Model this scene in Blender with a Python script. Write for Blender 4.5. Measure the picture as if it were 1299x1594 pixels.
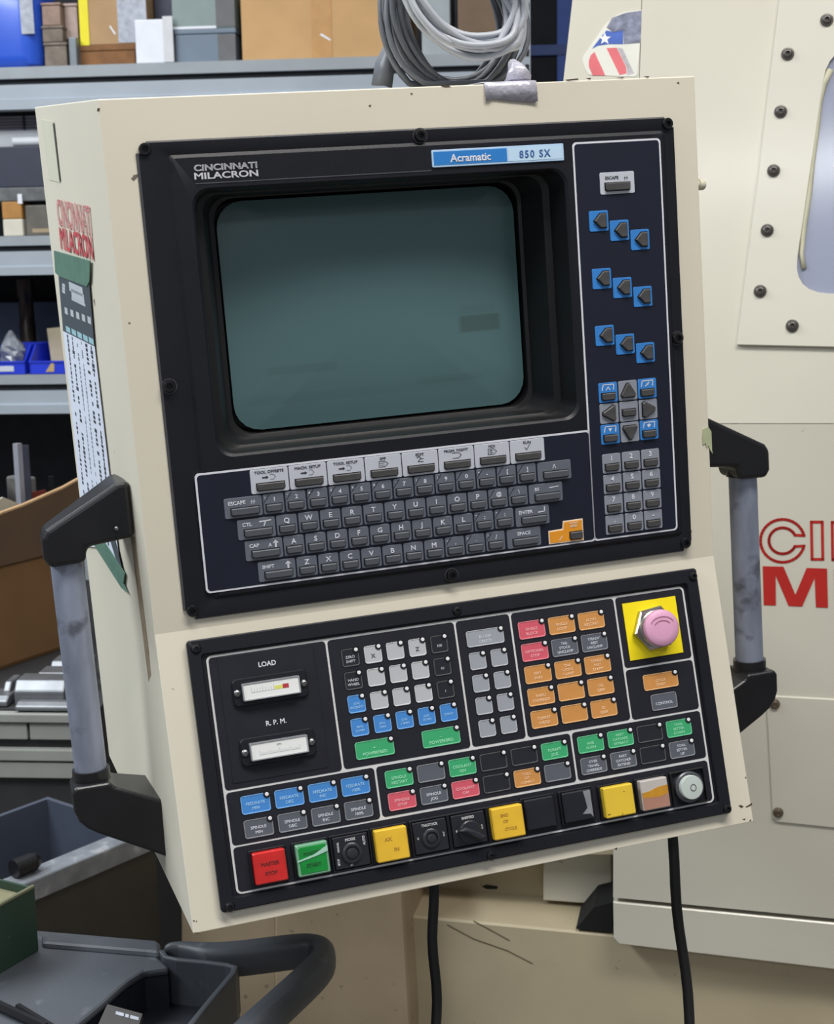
import bpy, math, random
from mathutils import Matrix, Vector

for o in list(bpy.data.objects):
    bpy.data.objects.remove(o, do_unlink=True)
random.seed(7)
scene = bpy.context.scene
COL = scene.collection
R = math.radians

# ------------------------------------------------------------------ camera
IW, IH, FPX = 1299.0, 1594.0, 2244.6
PITCH, ROLL = R(9.6), R(1.0)
CAM = Vector((0.0, 0.0, 1.55))
_f = Vector((0, math.cos(PITCH), -math.sin(PITCH)))
_r = Vector((1, 0, 0))
_d = _f.cross(_r)
IR = _r * math.cos(ROLL) + _d * math.sin(ROLL)
ID = -_r * math.sin(ROLL) + _d * math.cos(ROLL)
cam_d = bpy.data.cameras.new('camera')
cam = bpy.data.objects.new('camera', cam_d)
COL.objects.link(cam)
cam.matrix_world = Matrix(((IR.x, -ID.x, -_f.x, CAM.x), (IR.y, -ID.y, -_f.y, CAM.y),
                           (IR.z, -ID.z, -_f.z, CAM.z), (0, 0, 0, 1)))
cam_d.sensor_fit = 'VERTICAL'
cam_d.sensor_height = 36.0
cam_d.lens = FPX / IH * 36.0
cam_d.clip_start = 0.05
scene.camera = cam
cam_d.dof.use_dof = True
cam_d.dof.focus_distance = 1.25
cam_d.dof.aperture_fstop = 18.0

# ------------------------------------------------------------------ world, lamps, exposure
world = bpy.data.worlds.new('workshop_ambient')
scene.world = world
world.use_nodes = True
bg = world.node_tree.nodes['Background']
bg.inputs[0].default_value = (0.86, 0.93, 1.0, 1)
bg.inputs[1].default_value = 0.24


def area(name, loc, target, sx, sy, power, col=(1, 0.97, 0.93)):
    l = bpy.data.lights.new(name, 'AREA')
    l.shape = 'RECTANGLE'
    l.size, l.size_y, l.energy, l.color = sx, sy, power, col
    o = bpy.data.objects.new(name, l)
    COL.objects.link(o)
    o.location = loc
    o.rotation_euler = (Vector(target) - Vector(loc)).to_track_quat('-Z', 'Y').to_euler()
    return o


area('ceiling_lamp_front', (0.6, 0.25, 3.6), (0.6, 0.25, 0), 2.2, 0.5, 92, (1, 0.955, 0.89))
area('flank_fill_left', (-2.0, 1.0, 3.0), (-2.0, 1.0, 0), 0.5, 2.2, 105, (0.90, 0.97, 1.0))  # unseen area light added to brighten the console's left flank
area('ceiling_lamp_rack', (-1.2, 2.6, 3.4), (-1.2, 2.6, 0), 2.4, 0.4, 50, (0.95, 0.98, 1.0))
area('ceiling_lamp_rear', (-0.5, -3.2, 3.5), (-0.5, -3.2, 0), 1.6, 0.5, 48, (0.97, 0.99, 1.0))
scene.view_settings.view_transform = 'Standard'
scene.view_settings.look = 'None'
scene.view_settings.gamma = 1.0
scene.view_settings.use_curve_mapping = False
scene.view_settings.exposure = -0.05

# ------------------------------------------------------------------ projection helpers (photo frame 1299 x 1594)


def ray(px, py):
    return _f + IR * ((px - IW / 2) / FPX) + ID * ((py - IH / 2) / FPX)


def at(px, py, depth):
    return CAM + ray(px, py) * depth


def frame(o, x, y, z):
    return Matrix(((x[0], y[0], z[0], o[0]), (x[1], y[1], z[1], o[1]), (x[2], y[2], z[2], o[2]), (0, 0, 0, 1)))


def uv(M, px, py, z=0.0):
    """point where the photo's sight line meets the plane z of frame M, in M's own coordinates"""
    n = M.col[2].xyz
    o = M.translation + n * z
    d = ray(px, py)
    s = n.dot(o - CAM) / n.dot(d)
    p = M.inverted() @ (CAM + d * s)
    return (p.x, p.y)


def uvs(M, pts, z=0.0):
    return [uv(M, x, y, z) for x, y in pts]


# ------------------------------------------------------------------ materials
MATS = {}


def lin(c):
    return tuple(((v / 255) / 12.92 if v / 255 <= 0.04045 else ((v / 255 + 0.055) / 1.055) ** 2.4) for v in c)


def mat(name, col, rough=0.5, metal=0.0, var=0.06, scale=25.0, bump=0.0, bscale=300.0, spec=0.5,
        dirt=None, dirt_amt=0.0, dirt_scale=30.0, dirt_pos=0.62, coat=0.0, stretch=None, alpha=1.0, trans=0.0, dirt_w=0.06):
    if name in MATS:
        return MATS[name]
    m = bpy.data.materials.new(name)
    m.use_nodes = True
    nt = m.node_tree
    N, L = nt.nodes, nt.links
    b = N['Principled BSDF']
    b.inputs['Roughness'].default_value = rough
    b.inputs['Metallic'].default_value = metal
    b.inputs['Specular IOR Level'].default_value = spec
    b.inputs['Coat Weight'].default_value = coat
    b.inputs['Coat Roughness'].default_value = 0.14
    b.inputs['Alpha'].default_value = alpha
    b.inputs['Transmission Weight'].default_value = trans
    tc = N.new('ShaderNodeTexCoord')
    src = tc.outputs['Object']
    if stretch:
        mp = N.new('ShaderNodeMapping')
        mp.inputs['Scale'].default_value = stretch
        L.new(src, mp.inputs[0])
        src = mp.outputs[0]
    nz = N.new('ShaderNodeTexNoise')
    nz.inputs['Scale'].default_value = scale
    nz.inputs['Detail'].default_value = 5
    L.new(src, nz.inputs['Vector'])
    c = lin(col)
    rp = N.new('ShaderNodeValToRGB')
    rp.color_ramp.elements[0].position = 0.3
    rp.color_ramp.elements[1].position = 0.7
    rp.color_ramp.elements[0].color = tuple(max(0, v * (1 - var)) for v in c) + (1,)
    rp.color_ramp.elements[1].color = tuple(min(1, v * (1 + var)) for v in c) + (1,)
    L.new(nz.outputs['Fac'], rp.inputs[0])
    out = rp.outputs[0]
    if dirt:
        n2 = N.new('ShaderNodeTexNoise')
        n2.inputs['Scale'].default_value = dirt_scale
        n2.inputs['Detail'].default_value = 3
        L.new(tc.outputs['Object'], n2.inputs['Vector'])
        r2 = N.new('ShaderNodeValToRGB')
        r2.color_ramp.elements[0].position = dirt_pos
        r2.color_ramp.elements[1].position = dirt_pos + dirt_w
        r2.color_ramp.elements[0].color = (0, 0, 0, 1)
        r2.color_ramp.elements[1].color = (dirt_amt,) * 3 + (1,)
        L.new(n2.outputs['Fac'], r2.inputs[0])
        mx = N.new('ShaderNodeMix')
        mx.data_type = 'RGBA'
        L.new(r2.outputs[0], mx.inputs[0])
        L.new(out, mx.inputs[6])
        mx.inputs[7].default_value = lin(dirt) + (1,)
        out = mx.outputs[2]
    L.new(out, b.inputs['Base Color'])
    if bump:
        n3 = N.new('ShaderNodeTexNoise')
        n3.inputs['Scale'].default_value = bscale
        n3.inputs['Detail'].default_value = 2
        L.new(src, n3.inputs['Vector'])
        bp = N.new('ShaderNodeBump')
        bp.inputs['Strength'].default_value = bump
        bp.inputs['Distance'].default_value = 0.001
        L.new(n3.outputs['Fac'], bp.inputs['Height'])
        L.new(bp.outputs[0], b.inputs['Normal'])
    MATS[name] = m
    return m


CHIP = dict(dirt=(74, 58, 44), dirt_amt=0.85, dirt_scale=55, dirt_pos=0.735, dirt_w=0.015)
M_BEIGE = mat('console_beige_paint', (213, 207, 191), 0.42, var=0.03, scale=6, bump=0.05, bscale=220, **CHIP)
M_MACH = mat('machine_beige_paint', (203, 199, 186), 0.30, var=0.04, scale=4, coat=0.4, bump=0.04, bscale=160,
             dirt=(120, 104, 80), dirt_amt=0.5, dirt_scale=34, dirt_pos=0.73, dirt_w=0.02)
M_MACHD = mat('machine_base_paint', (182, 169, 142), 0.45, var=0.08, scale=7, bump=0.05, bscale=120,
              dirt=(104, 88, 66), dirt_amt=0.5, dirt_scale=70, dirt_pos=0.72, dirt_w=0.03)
M_PED = mat('shaded_dirty_beige', (158, 140, 116), 0.5, var=0.12, scale=8, dirt=(84, 66, 48), dirt_amt=0.5, dirt_scale=60, dirt_pos=0.68, dirt_w=0.04)  # browner base puts the console's shadow into the paint, plus dirt spots
M_BLK = mat('bezel_black_plastic', (22, 23, 31), 0.42, var=0.10, spec=0.35, scale=30, bump=0.12, bscale=900)
M_PANEL = mat('membrane_dark', (26, 30, 46), 0.5, var=0.06, spec=0.3, scale=40, bump=0.05, bscale=900)
M_PANEL2 = mat('lower_membrane_dark', (30, 31, 40), 0.5, var=0.10, spec=0.3, scale=60, bump=0.10, bscale=700)
M_WHITE = mat('white_print', (214, 216, 226), 0.5, var=0.02)
M_WLINE = mat('white_border_print', (206, 206, 208), 0.5, var=0.04)
M_DEEP = mat('recess_black', (15, 15, 18), 0.42, var=0.1, bump=0.05)
M_KEY = mat('key_grey', (98, 104, 116), 0.5, var=0.05)
M_KEYL = mat('key_light_grey', (138, 143, 156), 0.5, var=0.05)
M_KEYW = mat('key_white', (190, 194, 206), 0.5, var=0.03)
M_BTN = mat('button_rubber', (80, 84, 92), 0.45, var=0.08, scale=80)
M_BTND = mat('button_rubber_worn', (72, 71, 72), 0.45, var=0.2, scale=90)
M_BLUE = mat('key_blue', (52, 128, 206), 0.45, var=0.04)
M_BLUEL = mat('membrane_blue', (66, 132, 204), 0.4, var=0.06)
M_GREEN = mat('membrane_green', (58, 164, 110), 0.4, var=0.06)
M_RED = mat('membrane_red', (206, 88, 104), 0.4, var=0.06)
M_ORNG = mat('membrane_orange', (200, 140, 76), 0.4, var=0.07)
M_GRY = mat('membrane_grey', (88, 92, 102), 0.4, var=0.08)
M_GRYL = mat('membrane_pale', (178, 180, 186), 0.45, var=0.03)
M_GRYM = mat('membrane_mid', (150, 154, 164), 0.45, var=0.03)
M_DRK = mat('membrane_black', (32, 33, 41), 0.38, var=0.12)
M_ALARM = mat('alarm_orange', (232, 152, 40), 0.45, var=0.06)
M_PALEP = mat('alarm_pale_rim', (236, 214, 190), 0.5)
M_YEL = mat('estop_yellow', (244, 222, 12), 0.5, var=0.03)
M_PINK = mat('faded_pink', (214, 158, 190), 0.45, var=0.04)
M_PINKD = mat('faded_pink_mark', (160, 104, 128), 0.5)
M_CHROME = mat('worn_chrome', (190, 188, 186), 0.25, 1.0, var=0.2, scale=60)
M_STEEL = mat('zinc_screw', (150, 150, 152), 0.35, 1.0, var=0.15)
M_BOLT = mat('black_oxide_bolt', (92, 88, 86), 0.35, 0.6, var=0.15)
M_BOLTB = mat('black_screw', (26, 26, 30), 0.35, 0.3, var=0.2)
M_DIAL = mat('dial_white', (226, 228, 228), 0.4, var=0.02)
M_INK = mat('dark_ink', (52, 56, 66), 0.6)
M_INKF = mat('faded_ink', (176, 132, 46), 0.6)
M_INKR = mat('dark_red_ink', (96, 20, 22), 0.6)
M_INKG = mat('dark_green_ink', (12, 84, 38), 0.6)
M_YLW = mat('worn_yellow_cap', (226, 182, 52), 0.4, var=0.08, scale=50)
M_YLW2 = mat('scratched_yellow_cap', (224, 190, 58), 0.4, var=0.06, dirt=(70, 56, 30), dirt_amt=0.9, dirt_scale=170, dirt_pos=0.66, dirt_w=0.03)
M_REDC = mat('red_lens_cap', (196, 38, 36), 0.3, var=0.12, scale=60, coat=0.3, dirt=(190, 150, 160), dirt_amt=0.5, dirt_scale=45, dirt_pos=0.6, dirt_w=0.15)
M_GRNC = mat('green_lens_cap', (14, 134, 52), 0.25, var=0.2, scale=60, coat=0.5)
M_CLEARG = mat('clear_green_rim', (120, 170, 140), 0.15, var=0.1, coat=0.5)
M_WHC = mat('pale_round_cap', (186, 196, 192), 0.4, var=0.03)
M_LED = mat('led_white', (226, 226, 232), 0.4)
M_CAPW = mat('yellowed_white_cap', (186, 180, 176), 0.4, var=0.05)
M_CAPO = mat('worn_amber_band', (190, 136, 40), 0.4, var=0.15, scale=90)
M_CAPP = mat('worn_dusky_band', (168, 124, 108), 0.4, var=0.1)
M_GRIP = mat('brushed_aluminium', (146, 153, 173), 0.45, 0.5, var=0.28, scale=45, stretch=(1, 0.3, 1), bump=0.1, bscale=200,
             dirt=(84, 86, 96), dirt_amt=0.75, dirt_scale=42, dirt_pos=0.58, dirt_w=0.14)
M_BRKT = mat('handle_black_plastic', (24, 24, 28), 0.33, var=0.12, scale=40, bump=0.06, bscale=400)
M_CABLE = mat('black_cable_sheath', (26, 26, 29), 0.55, var=0.15, bump=0.1)
M_GLASS = mat('meter_glass', (255, 255, 255), 0.05, trans=1.0, var=0.0)
M_DUCT = mat('silver_duct_tape', (190, 188, 202), 0.26, 0.2, var=0.2, scale=70, bump=1.0, bscale=170)
M_GTAPE = mat('green_masking_tape', (84, 118, 104), 0.55, var=0.12, scale=60, bump=0.2, bscale=150)
M_PTAPE = mat('pale_green_tape', (172, 180, 146), 0.55, var=0.12, scale=60)
M_REDP = mat('red_lettering', (180, 34, 28), 0.5, var=0.06)
M_PINKP = mat('faded_red_lettering', (192, 74, 84), 0.5, var=0.12, scale=120)
M_PALELABEL = mat('faded_label', (203, 201, 182), 0.5, var=0.02)
M_SLIT = mat('dark_slit', (70, 72, 66), 0.6)
M_PAPER = mat('chart_paper', (214, 220, 236), 0.45, var=0.02)
M_CHARTH = mat('chart_header_dark', (72, 80, 88), 0.45, var=0.05)
M_CHARTB = mat('chart_pale_blue_print', (150, 190, 200), 0.5)


def screen_material():
    m = mat('crt_phosphor_glass', (78, 108, 112), 0.3, var=0.05, scale=4, coat=0.5)
    nt = m.node_tree
    N, L = nt.nodes, nt.links
    b = N['Principled BSDF']
    old = b.inputs['Base Color'].links[0].from_socket
    tc = N.new('ShaderNodeTexCoord')
    sp = N.new('ShaderNodeSeparateXYZ')
    L.new(tc.outputs['Object'], sp.inputs[0])

    def band(sock, c, hw):
        s = N.new('ShaderNodeMath'); s.operation = 'SUBTRACT'; s.inputs[1].default_value = c
        a = N.new('ShaderNodeMath'); a.operation = 'ABSOLUTE'
        k = N.new('ShaderNodeMapRange'); k.interpolation_type = 'SMOOTHSTEP'
        k.inputs[1].default_value = hw * 1.15; k.inputs[2].default_value = hw * 0.85
        L.new(sock, s.inputs[0]); L.new(s.outputs[0], a.inputs[0]); L.new(a.outputs[0], k.inputs[0])
        return k.outputs[0]

    def mul(a, b_, f):
        x = N.new('ShaderNodeMath'); x.operation = 'MULTIPLY'
        L.new(a, x.inputs[0]); L.new(b_, x.inputs[1])
        y = N.new('ShaderNodeMath'); y.operation = 'MULTIPLY'; y.inputs[1].default_value = f
        L.new(x.outputs[0], y.inputs[0])
        return y.outputs[0]
    fac = None
    # burned-in phosphor marks: a block at the right and two faint status lines
    for cx, hw, cy, hh, f in ((0.090, 0.019, -0.021, 0.007, 0.42), (0.088, 0.017, -0.009, 0.0035, 0.12),
                              (-0.07, 0.03, -0.046, 0.0035, 0.16), (0.06, 0.03, -0.066, 0.003, 0.12),
                              (-0.02, 0.10, -0.070, 0.004, 0.07)):
        v = mul(band(sp.outputs[0], cx, hw), band(sp.outputs[1], cy, hh), f)
        if fac is None:
            fac = v
        else:
            ad = N.new('ShaderNodeMath'); ad.operation = 'ADD'
            L.new(fac, ad.inputs[0]); L.new(v, ad.inputs[1])
            fac = ad.outputs[0]
    mx = N.new('ShaderNodeMix'); mx.data_type = 'RGBA'
    L.new(fac, mx.inputs[0]); L.new(old, mx.inputs[6])
    mx.inputs[7].default_value = lin((46, 56, 44)) + (1,)
    L.new(mx.outputs[2], b.inputs['Base Color'])
    return m


M_SCREEN = screen_material()

# ------------------------------------------------------------------ mesh helpers


class MB:
    def __init__(s):
        s.v, s.f, s.m = [], [], []

    def face(s, idx, m=0):
        s.f.append(tuple(idx)); s.m.append(m)

    def poly(s, pts, m=0):
        b = len(s.v)
        s.v += [tuple(p) for p in pts]
        s.face(range(b, b + len(pts)), m)

    def loops(s, loops, cap0=False, cap1=True, m=0, closed=True, mcap=None):
        n = len(loops[0]); b = len(s.v)
        for lp in loops:
            s.v += [tuple(p) for p in lp]
        for i in range(len(loops) - 1):
            for j in range(n if closed else n - 1):
                k = (j + 1) % n
                s.face((b + i * n + j, b + i * n + k, b + (i + 1) * n + k, b + (i + 1) * n + j), m)
        if cap0:
            s.face([b + j for j in range(n)][::-1], m)
        if cap1:
            s.face([b + (len(loops) - 1) * n + j for j in range(n)], m if mcap is None else mcap)
        return s

    def prism(s, pts, z0, z1, m=0, bev=0.0, bottom=True):
        """pts counter-clockwise in xy; top edge bevelled by moving towards the inside"""
        if bev:
            ins = inset(pts, bev)
            s.loops([[(x, y, z0) for x, y in pts], [(x, y, z1 - bev) for x, y in pts], [(x, y, z1) for x, y in ins]], cap0=bottom, m=m)
        else:
            s.loops([[(x, y, z0) for x, y in pts], [(x, y, z1) for x, y in pts]], cap0=bottom, m=m)
        return s

    def box(s, x0, x1, y0, y1, z0, z1, m=0):
        return s.prism([(x0, y0), (x1, y0), (x1, y1), (x0, y1)], z0, z1, m)

    def tube(s, pts, r, n=10, m=0, caps=True, closed=False):
        pts = [Vector(p) for p in pts]
        rs = r if isinstance(r, (list, tuple)) else [r] * len(pts)
        up = None
        loops = []
        N = len(pts)
        for i, p in enumerate(pts):
            if closed:
                t = pts[(i + 1) % N] - pts[i - 1]
            else:
                t = pts[min(i + 1, N - 1)] - pts[max(i - 1, 0)]
            t.normalize()
            if up is None:
                up = Vector((0, 0, 1)) if abs(t.z) < 0.9 else Vector((1, 0, 0))
            a = t.cross(up); a.normalize()
            c = a.cross(t); up = c
            loops.append([p + (a * math.cos(2 * math.pi * k / n) + c * math.sin(2 * math.pi * k / n)) * rs[i] for k in range(n)])
        if closed:
            loops.append(loops[0])
        s.loops(loops, cap0=caps and not closed, cap1=caps and not closed, m=m)
        return s

    def lathe(s, prof, n=24, c=(0, 0), m=0, cap0=False, cap1=True, ang=0.0):
        lp = [[(c[0] + r * math.cos(2 * math.pi * k / n + ang), c[1] + r * math.sin(2 * math.pi * k / n + ang), z) for k in range(n)] for r, z in prof]
        return s.loops(lp, cap0=cap0, cap1=cap1, m=m)

    def add(s, other, M=None, m=None):
        b = len(s.v)
        s.v += [tuple(M @ Vector(p)) if M else p for p in other.v]
        for f, mi in zip(other.f, other.m):
            s.f.append(tuple(i + b for i in f)); s.m.append(mi if m is None else m)
        return s

    def mesh(s, name, mats, smooth=False):
        me = bpy.data.meshes.new(name)
        me.from_pydata(s.v, [], s.f)
        for x in (mats if isinstance(mats, (list, tuple)) else [mats]):
            me.materials.append(x)
        me.polygons.foreach_set('material_index', s.m)
        if smooth:
            me.polygons.foreach_set('use_smooth', [True] * len(s.f))
        me.update()
        if smooth and smooth is not True:
            me.set_sharp_from_angle(angle=R(smooth))
        return me


def inset(pts, d):
    n = len(pts); out = []
    for i in range(n):
        p0, p1, p2 = Vector(pts[i - 1]), Vector(pts[i]), Vector(pts[(i + 1) % n])
        e1 = (p1 - p0); e2 = (p2 - p1)
        if e1.length < 1e-9 or e2.length < 1e-9:
            out.append(tuple(p1)); continue
        e1.normalize(); e2.normalize()
        n1 = Vector((-e1.y, e1.x)); n2 = Vector((-e2.y, e2.x))
        b = n1 + n2
        k = max(0.35, 1 + n1.dot(n2))
        out.append(tuple(p1 + b * (d / k)))
    return out


def rrect(x0, x1, y0, y1, r, n=4):
    out = []
    for cx, cy, a0 in ((x1 - r, y0 + r, -90), (x1 - r, y1 - r, 0), (x0 + r, y1 - r, 90), (x0 + r, y0 + r, 180)):
        for k in range(n + 1):
            a = R(a0 + 90 * k / n)
            out.append((cx + r * math.cos(a), cy + r * math.sin(a)))
    return out


def circ(cx, cy, r, n=16):
    return [(cx + r * math.cos(2 * math.pi * k / n), cy + r * math.sin(2 * math.pi * k / n)) for k in range(n)]


def ccw(pts):
    a = sum(pts[i - 1][0] * pts[i][1] - pts[i][0] * pts[i - 1][1] for i in range(len(pts)))
    return list(pts) if a > 0 else list(pts)[::-1]


MW = {}          # name -> world matrix of every object built here


def obj(name, me, parent=None, M=None, label=None):
    """M is the object's WORLD matrix"""
    o = bpy.data.objects.new(name, me)
    COL.objects.link(o)
    M = M if M is not None else Matrix.Identity(4)
    if parent is not None:
        o.parent = parent
        o.matrix_basis = MW[parent.name].inverted() @ M
    else:
        o.matrix_basis = M
    MW[o.name] = M.copy()
    if label:
        o['label'] = label
    return o


def build(name, mb, mats, parent=None, M=None, smooth=False, label=None):
    return obj(name, mb.mesh(name, mats, smooth), parent, M, label)


def tag(o, label, cat, group=None, kind=None):
    o['label'] = label
    o['category'] = cat
    if group:
        o['group'] = group
    if kind:
        o['kind'] = kind
    return o


def struct(o):
    o['kind'] = 'structure'
    return o


def thing(name, label, cat, M, group=None):
    return tag(obj(name, None, None, M), label, cat, group)


def bevel(o, w, seg=2, ang=35):
    b = o.modifiers.new('bevel', 'BEVEL')
    b.width, b.segments, b.limit_method, b.angle_limit = w, seg, 'ANGLE', R(ang)
    return o


def T(x, y, z=0.0):
    return Matrix.Translation((x, y, z))


# ------------------------------------------------------------------ lettering: glyph outlines of the built-in font as flat meshes
GL = {}


def glyphs(chars, style):
    tmp = []
    for ch in chars:
        for body in (ch, 'H' + ch + 'H'):
            c = bpy.data.curves.new('glyph', 'FONT')
            c.body = body
            c.size = 1.0
            c.resolution_u = 3
            if style == 'outline':
                c.fill_mode = 'NONE'
                c.bevel_depth = 0.03
                c.bevel_resolution = 0
            elif style == 'bold':
                c.bevel_depth = 0.026
                c.bevel_resolution = 0
            o = bpy.data.objects.new('glyph', c)
            COL.objects.link(o)
            tmp.append((ch, len(body), o))
    bpy.context.view_layer.update()
    dg = bpy.context.evaluated_depsgraph_get()
    res = {}
    for ch, n, o in tmp:
        e = o.evaluated_get(dg)
        me = e.to_mesh()
        xs = [v.co.x for v in me.vertices]
        if n == 1:
            res.setdefault(ch, {})['g'] = ([(v.co.x, v.co.y, v.co.z) for v in me.vertices], [tuple(p.vertices) for p in me.polygons])
        else:
            res.setdefault(ch, {})['w'] = (max(xs) - min(xs)) if xs else 0
        e.to_mesh_clear()
    for _, _, o in tmp:
        c = o.data
        bpy.data.objects.remove(o)
        bpy.data.curves.remove(c)
    hh = res['H']['w'] / 3.0
    # advance of a glyph = width(HcH) - width(HH); HH measured through the 'H' entry: w(HHH) = 2*adv(H) + ink(H)
    hx = [p[0] for p in res['H']['g'][0]]
    ink = max(hx) - min(hx)
    advH = (res['H']['w'] - ink) / 2
    for ch in res:
        res[ch]['a'] = res[ch]['w'] - advH - ink
    hy = [p[1] for p in res['H']['g'][0]]
    GL[style] = (res, max(hy) - min(hy))


ALPHA = 'ABCDEFGHIJKLMNOPQRSTUVWXYZ'
glyphs(ALPHA + '0123456789-[]^@\\;:,./<>?!"#$%&\'()+=*_~ acimrt', 'bold')
glyphs('CINAT' + 'H', 'outline')


def text(mb, s, cx, cy, h, z=0.0, sx=1.0, style='bold', align='C', track=0.0, m=0, rot=0.0):
    res, cap = GL[style]
    k = h / cap
    ws = [(res[c]['a'] if c != ' ' else 0.3) * k * sx + track for c in s]
    tot = sum(ws)
    x = cx - tot / 2 if align == 'C' else cx
    ca, sa = math.cos(rot), math.sin(rot)
    for c, w in zip(s, ws):
        if c != ' ':
            vs, fs = res[c]['g']
            b = len(mb.v)
            for px, py, pz in vs:
                lx, ly = x + px * k * sx - cx, py * k - h / 2
                mb.v.append((cx + lx * ca - ly * sa, cy + lx * sa + ly * ca, z + pz * min(k, .006)))
            for f in fs:
                mb.face([b + i for i in f], m)
        x += w
    return mb


def stroke(mb, pts, w, z=0.0, m=0):
    for (x0, y0), (x1, y1) in zip(pts, pts[1:]):
        d = Vector((x1 - x0, y1 - y0))
        if d.length < 1e-9:
            continue
        d.normalize()
        n = Vector((-d.y, d.x)) * w / 2
        e = d * w * 0.4
        mb.poly([(x0 - n.x - e.x, y0 - n.y - e.y, z), (x1 - n.x + e.x, y1 - n.y + e.y, z), (x1 + n.x + e.x, y1 + n.y + e.y, z), (x0 + n.x - e.x, y0 + n.y - e.y, z)], m)
    return mb


# ================================================================== SETTING
floor = MB().box(-6, 6, -4, 7, -0.05, 0.0)
struct(build('floor', floor, mat('concrete_floor', (112, 108, 102), 0.6, var=0.15, scale=3, bump=0.2, bscale=60)))['label'] = 'grey concrete workshop floor'
wall = MB().box(-6, 6, 6.95, 7.1, 0, 4.2)
struct(build('wall_back', wall, mat('back_wall_paint', (96, 100, 108), 0.7, var=0.1, scale=2)))['label'] = 'dull grey back wall behind the rack'

# ================================================================== CONTROL CONSOLE
RC = ((0.95344323, -0.07409806, 0.29232771), (-0.11884132, -0.98322252, 0.13838433), (0.27716917, -0.16668221, -0.94625276))
TC = (0.028255487, 0.068925234, 1.223724416)
TH = 0.223871046


def cam2w(v):
    return IR * v[0] + ID * v[1] + _f * v[2]


MC = frame(CAM + cam2w(TC), *[cam2w((RC[0][j], RC[1][j], RC[2][j])) for j in range(3)])     # upper face: x right, y up, z out
ML = MC @ Matrix(((1, 0, 0, 0), (0, math.cos(TH), math.sin(TH), 0), (0, -math.sin(TH), math.cos(TH), 0), (0, 0, 0, 1)))
# ML: lower face, x right, y up along the face (negative below the crease), z out
mm = 0.001
LL = 0.23848
HT = 0.41616

root = thing('control_console', 'large beige machine control console with screen, keyboard and coloured buttons', 'control console',
             MC @ T(0, -0.235, 0))


def cbuild(name, mb, mats, M=MC, parent=None, smooth=False, label=None):
    return build(name, mb, mats, parent or root, M, smooth, label)


# housing: folded sheet-metal box
dw = MB()
A = 0.25
lo_f = (-math.cos(TH) * LL, math.sin(TH) * LL)
RX, RZ, RT, RB = 0.2815, -0.27, 0.445, -0.18
hole = rrect(-0.197, 0.137, 0.126, 0.354, 0.004)
outer = rrect(-A, A, 0.0, HT, 0.0005)
dw.loops([[(x, y, 0) for x, y in outer], [(x, y, 0) for x, y in hole], [(x, y, -0.075) for x, y in hole]], cap0=False, cap1=True)
fr = [(-A, HT, 0), (-A, 0, 0), (-A, lo_f[0], lo_f[1]), (A, lo_f[0], lo_f[1]), (A, 0, 0), (A, HT, 0)]
dw.poly([fr[1], fr[2], fr[3], fr[4]])
rr = [(-RX, RT, RZ), (-RX, RB, RZ), (RX, RB, RZ), (RX, RT, RZ)]
dw.poly([fr[0], rr[0], rr[1], fr[1]])
dw.poly([fr[1], rr[1], fr[2]])
dw.poly([fr[5], fr[4], rr[2], rr[3]])
dw.poly([fr[4], fr[3], rr[2]])
dw.poly([fr[0], fr[5], rr[3], rr[0]])
dw.poly([fr[2], rr[1], rr[2], fr[3]])
dw.poly([rr[0], rr[3], rr[2], rr[1]])
import bmesh
me = dw.mesh('housing', M_BEIGE)
bm = bmesh.new(); bm.from_mesh(me)
bmesh.ops.remove_doubles(bm, verts=bm.verts, dist=0.0009)
bmesh.ops.recalc_face_normals(bm, faces=bm.faces)
bm.to_mesh(me); bm.free()
ho = obj('housing', me, root, MC)
bevel(ho, 0.0022, 2, 20)
# hidden swing arm that carries the console from the machine
arm = MB().box(-0.06, 0.06, 0.05, 0.16, -0.60, RZ + 0.001)
bevel(cbuild('mounting_arm', arm, M_MACH), 0.004)

# slit, brown line and label on the left flank; frame FL: x runs from the rear edge to the front edge, y up
flx = Vector((RX - A, -(RT - HT), -RZ)).normalized()
fly0 = Vector((0, 1, 0))
flz = flx.cross(fly0).normalized()
fly = flz.cross(flx).normalized()
FL = MC @ frame(Vector((-RX, RT, RZ)), flx, fly, flz)


def flank(px, py, z=0.0006):
    return uv(FL, px, py, z)


def fprism(pts, z0=0.0002, z1=0.0008):
    return MB().prism(ccw([flank(x, y) for x, y in pts]), z0, z1)


cbuild('label_patch', fprism([(63, 186), (83, 189), (93, 284), (76, 280)], 0.0002, 0.0005), M_PALELABEL, FL, label='pale faded label patch')
cbuild('slit', fprism([(82, 192), (84, 192), (94, 282), (92.5, 282)], 0.0002, 0.0007), M_SLIT, FL)
cbuild('flank_line', fprism([(203, 836), (209, 836), (266, 1300), (261, 1300)], 0.0002, 0.0005), mat('flank_line_brown', (140, 124, 102), 0.7, var=0.2, scale=60), FL, label='brown line beside the front edge')  # brown strip running parallel to the front edge
# worn brand lettering on the flank
p0, p1 = flank(95, 386), flank(146, 404)
a0, a1 = flank(91, 349), flank(143, 365)


def flank_text(s, qa, qb, h, style, mt, name):
    w = MB()
    wd = (Vector(qb) - Vector(qa))
    base = MB()
    text(base, s, 0, 0, 1.0, style=style, sx=1.0, align='L')
    xs = [v[0] for v in base.v]
    k = wd.length / (max(xs) - min(xs))
    ang = math.atan2(wd.y, wd.x)
    for v in base.v:
        x, y = (v[0] - min(xs)) * k, (v[1] + 0.5) * h
        w.v.append((qa[0] + x * math.cos(ang) - y * math.sin(ang) * 0, qa[1] + x * math.sin(ang) + y, 0.0009 + v[2] * .004))
    w.f, w.m = base.f, base.m
    return cbuild(name, w, mt, FL)


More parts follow.
